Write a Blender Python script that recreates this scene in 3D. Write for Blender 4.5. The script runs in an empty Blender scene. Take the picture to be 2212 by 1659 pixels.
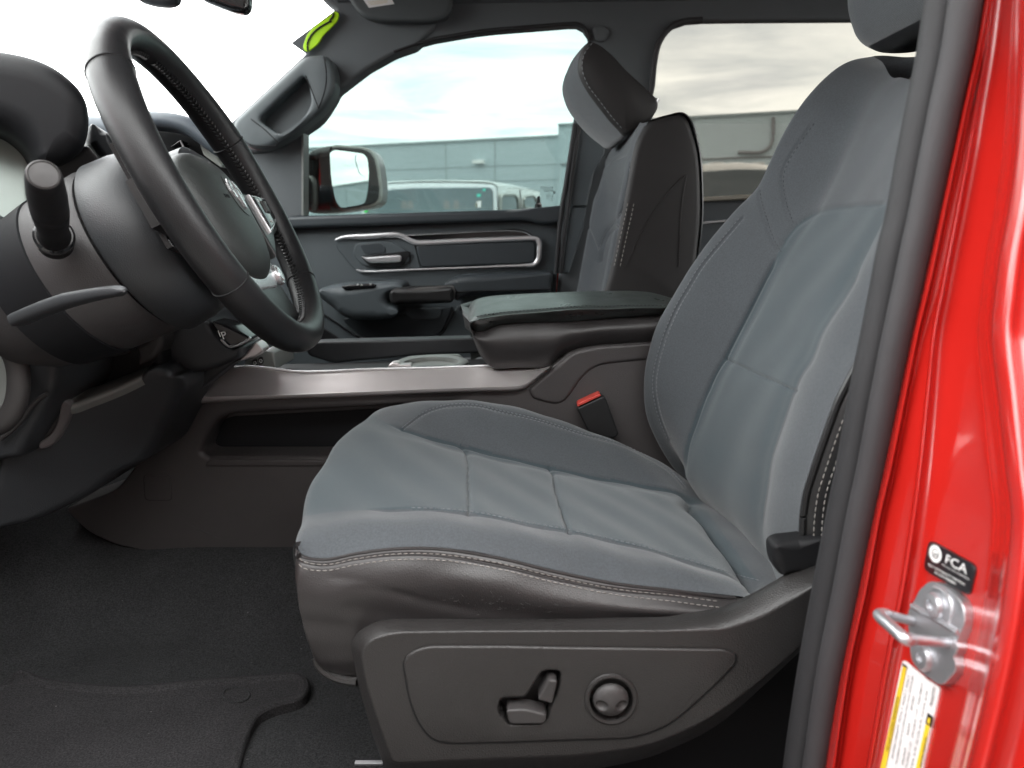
import bpy, bmesh, math, random
import numpy as np
from mathutils import Vector, Matrix
from mathutils.bvhtree import BVHTree

random.seed(7); RNG = np.random.default_rng(7)
SC = bpy.context.scene
COL = SC.collection
R = math.radians

# ------------------------------------------------------------------ camera
EYE = 1.50                      # height of the lens above the tarmac
PITCH = R(12.4)
FPX = 1500.0                    # focal length in units of a 2212 px wide picture
cam_d = bpy.data.cameras.new('camera'); cam = bpy.data.objects.new('camera', cam_d); COL.objects.link(cam)
cam.location = (0, 0, EYE); cam.rotation_euler = (R(90) - PITCH, 0, 0)
cam_d.sensor_width = 36.0; cam_d.lens = 36.0 * FPX / 2212.0
cam_d.clip_start = 0.02; cam_d.clip_end = 2000
cam_d.dof.use_dof = True; cam_d.dof.focus_distance = 0.88; cam_d.dof.aperture_fstop = 7.0
SC.camera = cam

# ------------------------------------------------------------------ light
SUN_EL, SUN_AZ = R(50), R(70)          # azimuth measured from +Y (across the cab) towards +X (the rear)
w = bpy.data.worlds.new('World'); SC.world = w; w.use_nodes = True
nt = w.node_tree; nt.nodes.clear()
def N(t, typ, **kw):
    n = t.nodes.new(typ)
    for k, v in kw.items(): setattr(n, k, v)
    return n
sky = N(nt, 'ShaderNodeTexSky', sky_type='NISHITA', sun_disc=False, sun_elevation=SUN_EL, sun_rotation=SUN_AZ, dust_density=2.0, air_density=1.0)
geo = N(nt, 'ShaderNodeTexCoord')
sep = N(nt, 'ShaderNodeSeparateXYZ'); nt.links.new(geo.outputs['Generated'], sep.inputs[0])
mz = N(nt, 'ShaderNodeMath', operation='MAXIMUM'); mz.inputs[1].default_value = 0.06; nt.links.new(sep.outputs['Z'], mz.inputs[0])
dx = N(nt, 'ShaderNodeMath', operation='DIVIDE'); dy = N(nt, 'ShaderNodeMath', operation='DIVIDE')
nt.links.new(sep.outputs['X'], dx.inputs[0]); nt.links.new(mz.outputs[0], dx.inputs[1])
nt.links.new(sep.outputs['Y'], dy.inputs[0]); nt.links.new(mz.outputs[0], dy.inputs[1])
cmb = N(nt, 'ShaderNodeCombineXYZ'); nt.links.new(dx.outputs[0], cmb.inputs[0]); nt.links.new(dy.outputs[0], cmb.inputs[1])
n1 = N(nt, 'ShaderNodeTexNoise'); n1.inputs['Scale'].default_value = 0.55; n1.inputs['Detail'].default_value = 9; n1.inputs['Roughness'].default_value = 0.62; n1.inputs['Distortion'].default_value = 0.5
nt.links.new(cmb.outputs[0], n1.inputs['Vector'])
cr_ = N(nt, 'ShaderNodeValToRGB'); cr_.color_ramp.elements[0].position = 0.28; cr_.color_ramp.elements[1].position = 0.60; cr_.color_ramp.elements[0].color = (.30, .30, .30, 1)
nt.links.new(n1.outputs['Fac'], cr_.inputs[0])
mixc = N(nt, 'ShaderNodeMix', data_type='RGBA'); mixc.inputs['B'].default_value = (19.0, 19.0, 18.6, 1)
nt.links.new(cr_.outputs['Color'], mixc.inputs['Factor']); nt.links.new(sky.outputs[0], mixc.inputs['A'])
bg = N(nt, 'ShaderNodeBackground'); bg.inputs['Strength'].default_value = 0.10
nt.links.new(mixc.outputs['Result'], bg.inputs[0])
wo = N(nt, 'ShaderNodeOutputWorld'); nt.links.new(bg.outputs[0], wo.inputs[0])

sd = bpy.data.lights.new('sun', 'SUN'); so = bpy.data.objects.new('sun', sd); COL.objects.link(so)
sd.energy = 3.0; sd.angle = R(0.5); sd.color = (1.0, 0.94, 0.86)
sv = Vector((math.sin(SUN_AZ) * math.cos(SUN_EL), math.cos(SUN_AZ) * math.cos(SUN_EL), math.sin(SUN_EL)))
so.rotation_euler = sv.to_track_quat('Z', 'Y').to_euler(); so.location = (2, 2, 6)
vs = SC.view_settings; vs.view_transform = 'Standard'; vs.look = 'None'; vs.gamma = 1.0; vs.use_curve_mapping = False
vs.exposure = 2.4
SC.render.engine = 'CYCLES'
SC.cycles.max_bounces = 10; SC.cycles.diffuse_bounces = 5; SC.cycles.glossy_bounces = 4; SC.cycles.transparent_max_bounces = 16
SC.cycles.caustics_reflective = False; SC.cycles.caustics_refractive = False

# ------------------------------------------------------------------ picture -> place helpers
CP, SP = math.cos(PITCH), math.sin(PITCH)
KS = 4032.0 / 2212.0
CROPS = {'a': (0, 0, 1400, 2212), 'b': (1000, 0, 1400, 2212), 'c': (2000, 0, 1400, 2212), 'd': (2900, 0, 1132, 2209),
         'e': (0, 900, 1400, 2212), 'f': (900, 900, 1400, 2212), 'g': (2000, 900, 1400, 2212), 'h': (2900, 1000, 1132, 2209),
         'i': (0, 1974, 1400, 2212), 'j': (1100, 1974, 1400, 2212), 'k': (2000, 1974, 1400, 2212), 'l': (3232, 2024, 800, 1327),
         'm': (0, 400, 900, 2212), 'n': (0, 1300, 800, 2212), 'o': (1200, 500, 1100, 2212), 's': (1850, 2550, 800, 2212)}
def q(k, pts):
    x0, y0, wd, im = CROPS[k]; s = wd / im / KS
    return [(x0 / KS + p[0] * s, y0 / KS + p[1] * s) + tuple(p[2:]) for p in pts]
def arr(p): return np.asarray(p, float)
def ray(px):
    px = arr(px); x = (px[..., 0] - 1106) / FPX; y = -(px[..., 1] - 829.5) / FPX
    return np.stack([x, CP + y * SP, y * CP - SP], -1)
def P(px, Y):
    r = ray(px); Y = np.broadcast_to(arr(Y), r.shape[:-1]); t = Y / r[..., 1]
    o = r * t[..., None]; o[..., 2] += EYE; return o
def PX(px, X):
    r = ray(px); t = arr(X) / r[..., 0]; o = r * t[..., None]; o[..., 2] += EYE; return o
def PZ(px, z):
    r = ray(px); t = (z - EYE) / r[..., 2]; o = r * t[..., None]; o[..., 2] += EYE; return o
def proj(W):
    W = arr(W); x = W[..., 0]; y = W[..., 1]; z = W[..., 2] - EYE
    f = y * CP - z * SP; u = y * SP + z * CP
    return np.stack([1106 + FPX * x / f, 829.5 - FPX * u / f], -1)
Z = lambda dz: EYE + dz

def arclen(p, n, closed=False):
    p = arr(p)
    if closed: p = np.vstack([p, p[:1]])
    s = np.r_[0, np.cumsum(np.linalg.norm(np.diff(p, axis=0), axis=1))]
    t = np.linspace(0, s[-1], n + 1)[:-1] if closed else np.linspace(0, s[-1], n)
    return np.stack([np.interp(t, s, p[:, k]) for k in range(p.shape[1])], 1)
def cr(p, n, closed=False, even=True):
    p = arr(p); m = len(p)
    if m == 2 and not closed: return arclen(p, n)
    seg = m if closed else m - 1
    per = max(6, int(6 * n / seg) + 1) if even else max(2, n // seg)
    out = []
    for i in range(seg):
        if closed: a, b, c, d = p[(i - 1) % m], p[i], p[(i + 1) % m], p[(i + 2) % m]
        else:
            b, c = p[i], p[i + 1]; a = p[i - 1] if i else 2 * b - c; d = p[i + 2] if i + 2 < m else 2 * c - b
        # centripetal
        t0 = 0.0; t1 = t0 + max(1e-6, np.linalg.norm(b - a)) ** .5; t2 = t1 + max(1e-6, np.linalg.norm(c - b)) ** .5; t3 = t2 + max(1e-6, np.linalg.norm(d - c)) ** .5
        t = np.linspace(t1, t2, per, endpoint=False)[:, None]
        A1 = (t1 - t) / (t1 - t0) * a + (t - t0) / (t1 - t0) * b; A2 = (t2 - t) / (t2 - t1) * b + (t - t1) / (t2 - t1) * c; A3 = (t3 - t) / (t3 - t2) * c + (t - t2) / (t3 - t2) * d
        B1 = (t2 - t) / (t2 - t0) * A1 + (t - t0) / (t2 - t0) * A2; B2 = (t3 - t) / (t3 - t1) * A2 + (t - t1) / (t3 - t1) * A3
        out.append((t2 - t) / (t2 - t1) * B1 + (t - t1) / (t2 - t1) * B2)
    if not closed: out.append(p[-1:])
    return arclen(np.vstack(out), n, closed)
def rp(poly, r=6, seg=5):
    """polygon with rounded corners; a third number on a point is that corner's own radius"""
    out = []; m = len(poly)
    for i in range(m):
        p = arr(poly[i][:2]); a = arr(poly[i - 1][:2]); b = arr(poly[(i + 1) % m][:2])
        rr = poly[i][2] if len(poly[i]) > 2 else r
        da, db = a - p, b - p; la, lb = np.linalg.norm(da), np.linalg.norm(db)
        k = min(rr, la * .48, lb * .48)
        if k < .05: out.append(p); continue
        s, e = p + da / la * k, p + db / lb * k
        for t in np.linspace(0, 1, seg): out.append((1 - t) ** 2 * s + 2 * t * (1 - t) * p + t * t * e)
    return arr(out)
def smooth_line(p, n): return cr(p, n)

# ------------------------------------------------------------------ mesh helpers: every shape is a pair (V, F)
def join(*parts):
    V, F, o = [], [], 0
    for v, f in parts:
        v = arr(v); V.append(v); F += [tuple(i + o for i in ff) for ff in f]; o += len(v)
    return np.vstack(V), F
def grid(G, cu=False, cv=False):
    nu, nv = G.shape[:2]; F = []
    for i in range(nu if cu else nu - 1):
        for j in range(nv if cv else nv - 1):
            a, b = i * nv + j, ((i + 1) % nu) * nv + j; c, d = ((i + 1) % nu) * nv + (j + 1) % nv, i * nv + (j + 1) % nv
            F.append((a, b, c, d))
    return G.reshape(-1, 3), F
def gnormals(G):
    du = np.gradient(G, axis=0); dv = np.gradient(G, axis=1); n = np.cross(du, dv)
    return n / np.maximum(np.linalg.norm(n, axis=2, keepdims=True), 1e-9)
def seg_dist(p, line):
    """distance in picture units from points p (n,2) to polyline, plus position along it 0..1"""
    line = arr(line); best = np.full(len(p), 1e9); pos = np.zeros(len(p)); L = np.r_[0, np.cumsum(np.linalg.norm(np.diff(line, axis=0), axis=1))]
    for i in range(len(line) - 1):
        a, b = line[i], line[i + 1]; ab = b - a; t = np.clip(((p - a) @ ab) / max(1e-9, ab @ ab), 0, 1)
        d = np.linalg.norm(p - (a + t[:, None] * ab), axis=1); m = d < best
        best[m] = d[m]; pos[m] = ((L[i] + t * (L[i + 1] - L[i])) / L[-1])[m]
    return best, pos
def loft(curves, nu, nv, grooves=(), flip=False, extra=None, facing=(0, -1, 0.4), smooth=0):
    C = np.stack([cr(c, nu) for c in curves], 0)                       # (k,nu,3)
    k = len(curves); u = np.linspace(0, k - 1, nv)
    G = np.zeros((nu, nv, 3))
    for j in range(nv):
        x = u[j]; i = min(int(x), k - 2); t = x - i
        b, c = C[i], C[i + 1]; a = C[i - 1] if i else 2 * b - c; d = C[i + 2] if i + 2 < k else 2 * c - b
        m0, m1 = (c - a) * .5, (d - b) * .5
        # limit overshoot
        G[:, j] = (2*t**3-3*t*t+1)*b + (t**3-2*t*t+t)*m0 + (-2*t**3+3*t*t)*c + (t**3-t*t)*m1
    for _ in range(smooth): G[1:-1, 1:-1] = G[1:-1, 1:-1] * .5 + (G[:-2, 1:-1] + G[2:, 1:-1] + G[1:-1, :-2] + G[1:-1, 2:]) * .125
    n = gnormals(G)
    if (n.reshape(-1, 3) @ arr(facing)).mean() < 0: n = -n; flip = not flip
    if grooves or extra is not None:
        px = proj(G).reshape(-1, 2); D = np.zeros(nu * nv)
        for g in grooves:
            line, wd, dep = g[:3]; d, s = seg_dist(px, line)
            fade = np.clip(np.minimum(s, 1 - s) / .06, 0, 1) if len(g) > 3 and g[3] else 1.0
            soft = g[4] if len(g) > 4 else 0
            D -= dep * fade * (np.exp(-(d / wd) ** 2) + soft * np.exp(-(d / (wd * 4)) ** 2))
        if extra is not None: D += extra(G.reshape(-1, 3), px)
        G = G + n * D.reshape(nu, nv, 1)
    V, F = grid(G)
    if not flip: F = [f[::-1] for f in F]
    return V, F
def loops(Ls, cap0=False, cap1=True):
    n = len(Ls[0]); V = np.vstack([arr(l) for l in Ls]); F = []
    for k in range(len(Ls) - 1):
        for i in range(n):
            j = (i + 1) % n; F.append((k * n + i, k * n + j, (k + 1) * n + j, (k + 1) * n + i))
    if cap0: F.append(tuple(range(n))[::-1])
    if cap1: F.append(tuple((len(Ls) - 1) * n + i for i in range(n)))
    return V, F
def inward(xz):
    a = np.roll(xz, 1, 0); b = np.roll(xz, -1, 0); e1 = xz - a; e2 = b - xz
    e1 /= np.maximum(np.linalg.norm(e1, axis=1, keepdims=True), 1e-9); e2 /= np.maximum(np.linalg.norm(e2, axis=1, keepdims=True), 1e-9)
    n1 = np.stack([-e1[:, 1], e1[:, 0]], 1); n2 = np.stack([-e2[:, 1], e2[:, 0]], 1)
    n = n1 + n2; n /= np.maximum(np.linalg.norm(n, axis=1, keepdims=True), 1e-6)
    d = np.clip((n * n1).sum(1), .45, 1); return n / d[:, None]
def inset_limit(xz):
    """how far each outline point may move inwards before the outline folds over itself"""
    m = len(xz); a = np.roll(xz, 1, 0); b = np.roll(xz, -1, 0); e1 = xz - a; e2 = b - xz
    l1 = np.linalg.norm(e1, axis=1); l2 = np.linalg.norm(e2, axis=1)
    tu = np.arctan2(e1[:, 0] * e2[:, 1] - e1[:, 1] * e2[:, 0], (e1 * e2).sum(1))
    lim = np.where(tu > .02, .85 * np.minimum(l1, l2) / np.maximum(np.abs(tu), .02), 9.0)
    n = inward(xz); nn = n / np.maximum(np.linalg.norm(n, axis=1, keepdims=True), 1e-9)
    for i in range(m):                                   # distance straight across to the far side
        d = nn[i]; p = xz[i]; A = xz - p; Bv = b - xz
        den = d[0] * Bv[:, 1] - d[1] * Bv[:, 0]; den = np.where(np.abs(den) < 1e-12, 1e-12, den)
        t = (A[:, 0] * Bv[:, 1] - A[:, 1] * Bv[:, 0]) / den; u = (A[:, 0] * d[1] - A[:, 1] * d[0]) / den
        ok = (t > 1e-5) & (u >= 0) & (u <= 1); ok[i] = False; ok[i - 1] = False
        if ok.any(): lim[i] = min(lim[i], .42 * t[ok].min())
    for _ in range(3):
        for rng_ in (range(m), range(m - 1, -1, -1)):
            for i in rng_:
                lim[i] = min(lim[i], lim[i - 1] + .7 * l1[i], lim[(i + 1) % m] + .7 * l2[i])
    return lim
def crossings(xz):
    a = xz; b = np.roll(xz, -1, 0); m = len(xz)
    def side(p, q_, r): return (q_[:, None, 0] - p[:, None, 0]) * (r[None, :, 1] - p[:, None, 1]) - (q_[:, None, 1] - p[:, None, 1]) * (r[None, :, 0] - p[:, None, 0])
    s1, s2 = side(a, b, a), side(a, b, b); X = (s1 * s2 < 0) & ((s1.T * s2.T) < 0)
    i, j = np.nonzero(np.triu(X, 2)); return [(x, y) for x, y in zip(i, j) if not (x == 0 and y == m - 1)]
def unfold(xz, n, k, ins):
    """shrink the inset locally until the inset outline no longer crosses itself"""
    k = k.copy(); m = len(k)
    for _ in range(40):
        c = crossings(xz + n * (ins * k)[:, None])
        if not c: break
        for i, j in c:
            rng_ = range(i, j + 2) if j - i < m / 2 else range(j, i + m + 2)
            for t in rng_: k[t % m] *= .75
    return k
def area2(xz): x, y = xz[:, 0], xz[:, 1]; return .5 * np.sum(x * np.roll(y, -1) - y * np.roll(x, -1))
def slab_w(W, depth, bev=.003, seg=4, bevy=None, back=False, backx=0.0):
    """plate facing -Y from a world outline (points may have their own Y); rounded front edge"""
    W = arr(W); xz = W[:, [0, 2]]
    if area2(xz) < 0: W = W[::-1]; xz = W[:, [0, 2]]
    n = inward(xz); bevy = bev if bevy is None else bevy; fit = np.linalg.lstsq(np.c_[np.ones(len(W)), xz], W[:, 1], rcond=None)[0]; lim = inset_limit(xz); lim = np.minimum(lim, bev * 1.4 + .0012); k_ = np.minimum(1, lim / (bev + min(.0012, bev * .3))); k_ = unfold(xz, n, k_, bev + min(.0012, bev * .3))
    def L(ins, dy):
        o = W.copy(); ex, ez = n[:, 0] * ins * k_, n[:, 1] * ins * k_; o[:, 0] += ex; o[:, 2] += ez; o[:, 1] += dy + fit[1] * ex + fit[2] * ez; o[:, 0] += backx * dy / depth; return o
    Ls = [L(0, depth)]
    for k in range(seg + 1):
        t = k / seg * math.pi / 2; Ls.append(L(bev * (1 - math.cos(t)), bevy * (1 - math.sin(t))))
    Ls.append(L(bev + min(.0012, bev * .3), 0))
    return loops(Ls, back, True)
def slab(px, Y, depth, bev=.003, seg=4, bevy=None, backx=0.0): 
    px = arr(px)[:, :2]
    Yv = arr([Y(*p) for p in px]) if callable(Y) else Y
    return slab_w(P(px, Yv), depth, bev, seg, bevy, False, backx)
def holed(outer, holes, Y, depth, bev=.003, hdepth=.04, hbev=.004, floor=True, seg=4):
    """plate facing -Y with real recesses (or openings when floor=False)"""
    def prep(px): 
        px = arr(px)[:, :2]; W = P(px, arr([Y(*p) for p in px]) if callable(Y) else Y)
        return W if area2(W[:, [0, 2]]) > 0 else W[::-1]
    O = prep(outer); n = inward(O[:, [0, 2]])
    def L(W, n, ins, dy): o = W.copy(); o[:, 0] += n[:, 0] * ins; o[:, 2] += n[:, 1] * ins; o[:, 1] += dy; return o
    sh = []; Ls = [L(O, n, 0, depth)] + [L(O, n, bev * (1 - math.cos(t)), bev * (1 - math.sin(t))) for t in np.linspace(0, math.pi / 2, seg + 1)]
    sh.append(loops(Ls, False, False)); fr = [Ls[-1]]
    for h in holes:
        H = prep(h); m = -inward(H[:, [0, 2]])
        Hs = [L(H, m, hbev * (1 - math.sin(t)), hbev * (1 - math.cos(t))) for t in np.linspace(0, math.pi / 2, seg + 1)] + [L(H, -m, 0, hdepth)]
        V, F = loops(Hs, False, floor); sh.append((V, F)); fr.append(Hs[0])
    bm = bmesh.new(); es = []
    for W in fr:
        vs_ = [bm.verts.new(p) for p in W]
        for i in range(len(vs_)): es.append(bm.edges.new((vs_[i], vs_[(i + 1) % len(vs_)])))
    bmesh.ops.triangle_fill(bm, use_beauty=True, use_dissolve=False, edges=es, normal=(0, -1, 0))
    bm.verts.index_update(); V = arr([v.co for v in bm.verts]); F = [tuple(v.index for v in f.verts) for f in bm.faces]; bm.free()
    sh.append((V, F)); return join(*sh)
def sweep(path, rad, n=12, closed=False, flat=1.0, up=(0, 0, 1), caps=True, power=2.0):
    """tube along path; rad may vary; flat = second axis / first axis; up sets the first axis"""
    p = arr(path); m = len(p); rad = np.broadcast_to(arr(rad), (m,))
    t = (np.roll(p, -1, 0) - np.roll(p, 1, 0)) if closed else np.gradient(p, axis=0)
    t /= np.maximum(np.linalg.norm(t, axis=1, keepdims=True), 1e-9)
    upv = np.broadcast_to(arr(up), (m, 3)); s = np.cross(t, upv); s /= np.maximum(np.linalg.norm(s, axis=1, keepdims=True), 1e-9); u = np.cross(s, t)
    a = np.linspace(0, 2 * math.pi, n, endpoint=False); ca, sa = np.cos(a), np.sin(a)
    if power != 2: ca = np.sign(ca) * np.abs(ca) ** (2 / power); sa = np.sign(sa) * np.abs(sa) ** (2 / power)
    G = p[:, None] + rad[:, None, None] * (ca[None, :, None] * u[:, None] + flat * sa[None, :, None] * s[:, None])
    V, F = grid(G, closed, True)
    if caps and not closed: F += [tuple(range(n)), tuple((m - 1) * n + i for i in range(n))[::-1]]
    return V, F
def lathe(prof, org, axis, n=40, flat=None):
    ax = Vector(axis).normalized(); x = ax.orthogonal().normalized() if flat is None else (Vector(flat[0]) - ax * Vector(flat[0]).dot(ax)).normalized(); y = ax.cross(x); k = 1 if flat is None else flat[1]
    a = np.linspace(0, 2 * math.pi, n, endpoint=False)
    G = np.stack([arr(org) + h * arr(ax) + r * (np.cos(a)[:, None] * arr(x) + k * np.sin(a)[:, None] * arr(y)) for r, h in prof], 0)
    V, F = grid(G, False, True); m = len(prof)
    if prof[0][0] > 1e-5: F.append(tuple(range(n))[::-1])
    if prof[-1][0] > 1e-5: F.append(tuple((m - 1) * n + i for i in range(n)))
    return V, F
def box(lo, hi, b=0.004):
    lo, hi = arr(lo), arr(hi); xs = rp([(lo[0], lo[2]), (hi[0], lo[2]), (hi[0], hi[2]), (lo[0], hi[2])], b * 1.5, 4)
    W = np.stack([xs[:, 0], np.full(len(xs), lo[1]), xs[:, 1]], 1)
    V, F = slab_w(W, hi[1] - lo[1], b, 3); return V, F + [tuple(range(len(xs)))[::-1]]
def blob(c, r, n=10):
    G = np.stack([[arr(c) + arr(r) * arr([math.sin(t) * math.cos(a), math.sin(t) * math.sin(a), math.cos(t)]) for a in np.linspace(0, 2 * math.pi, n, endpoint=False)] for t in np.linspace(.02, math.pi - .02, n // 2 + 2)])
    return grid(G, False, True)
def dashes(path, step, length, rad, lift=None):
    """thread stitches lying along a 3-D path"""
    p = arr(path); s = np.r_[0, np.cumsum(np.linalg.norm(np.diff(p, axis=0), axis=1))]; out = []; x = step * .5
    f = lambda d: arr([np.interp(d, s, p[:, k]) for k in range(3)])
    while x < s[-1]:
        a, b = f(x - length / 2), f(x + length / 2); mid = (a + b) / 2
        if lift is not None: mid = mid + lift * rad * .6
        pts = arr([a, a * .75 + b * .25, mid, a * .25 + b * .75, b]); 
        if np.linalg.norm(b - a) > 1e-5: out.append(sweep(pts, [rad * .35, rad * .9, rad, rad * .9, rad * .35], 6, up=(.3, .5, .8)))
        x += step
    return join(*out)
def on_surf(VF, px, lift=0.0004, n=None):
    """points where the lines of sight through px meet a shape, lifted off it"""
    bv = BVHTree.FromPolygons([tuple(v) for v in VF[0]], VF[1]); px = arr(px)
    if n: px = cr(px, n)
    out = []
    for p, d in zip(px, ray(px)):
        h, nn, _, _ = bv.ray_cast(Vector((0, 0, EYE)), Vector(d))
        if h is not None:
            if nn.dot(Vector(d)) > 0: nn = -nn
            out.append(h + nn * lift)
    return arr([tuple(o) for o in out])

# ------------------------------------------------------------------ object helpers
def root_of(o):
    while o.parent: o = o.parent
    return o
def mk(name, VF, mat, parent=None, angle=38, label=None, cat=None, group=None, kind=None, origin=None):
    V, F = VF; V = arr(V).copy()
    if parent is None: org = arr(origin) if origin is not None else arr([(V[:, 0].min() + V[:, 0].max()) / 2, (V[:, 1].min() + V[:, 1].max()) / 2, V[:, 2].min()])
    else: org = arr(root_of(parent).location)
    me = bpy.data.meshes.new(name); me.from_pydata([tuple(v) for v in V - org], [], [tuple(int(i) for i in f) for f in F])
    me.validate(); 
    bm = bmesh.new(); bm.from_mesh(me); bmesh.ops.remove_doubles(bm, verts=bm.verts, dist=1e-6); bmesh.ops.recalc_face_normals(bm, faces=bm.faces); bm.to_mesh(me); bm.free()
    me.shade_smooth(); me.set_sharp_from_angle(angle=R(angle))
    if mat: me.materials.append(mat)
    o = bpy.data.objects.new(name, me); COL.objects.link(o)
    if parent is None: o.location = tuple(org)
    else: o.parent = parent
    if label: o['label'] = label
    if cat: o['category'] = cat
    if group: o['group'] = group
    if kind: o['kind'] = kind
    return o
def thing(name, label, cat, loc, group=None):
    o = bpy.data.objects.new(name, None); COL.objects.link(o); o.location = tuple(float(x) for x in loc); o.empty_display_size = .1
    o['label'] = label; o['category'] = cat
    if group: o['group'] = group
    return o
def text_vf(s, size, M, extrude=.0004, sx=1.0, align='LEFT', bold=0.0):
    c = bpy.data.curves.new('t', 'FONT'); c.body = s; c.size = size; c.extrude = extrude; c.align_x = align; c.offset = bold; c.resolution_u = 3
    o = bpy.data.objects.new('t', c); COL.objects.link(o); bpy.context.view_layer.update()
    me = bpy.data.meshes.new_from_object(o.evaluated_get(bpy.context.evaluated_depsgraph_get()))
    V = arr([tuple(M @ Vector((v.co.x * sx, v.co.y, v.co.z))) for v in me.vertices]); F = [tuple(p.vertices) for p in me.polygons]
    bpy.data.objects.remove(o); bpy.data.curves.remove(c); bpy.data.meshes.remove(me)
    return V, F
def fill(Ws):
    """flat face between an outer loop and any inner loops"""
    bm = bmesh.new(); es = []
    for W in Ws:
        vs_ = [bm.verts.new(p) for p in W]
        for i in range(len(vs_)): es.append(bm.edges.new((vs_[i], vs_[(i + 1) % len(vs_)])))
    bmesh.ops.triangle_fill(bm, use_beauty=True, use_dissolve=False, edges=es, normal=(0, -1, 0))
    bm.verts.index_update(); V = arr([v.co for v in bm.verts]); F = [tuple(v.index for v in f.verts) for f in bm.faces]; bm.free(); return V, F
def frame(o, x, y):
    x = Vector(x).normalized(); y = Vector(y); z = x.cross(y).normalized(); y = z.cross(x)
    return Matrix(((x.x, y.x, z.x, o[0]), (x.y, y.y, z.y, o[1]), (x.z, y.z, z.z, o[2]), (0, 0, 0, 1)))

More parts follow.
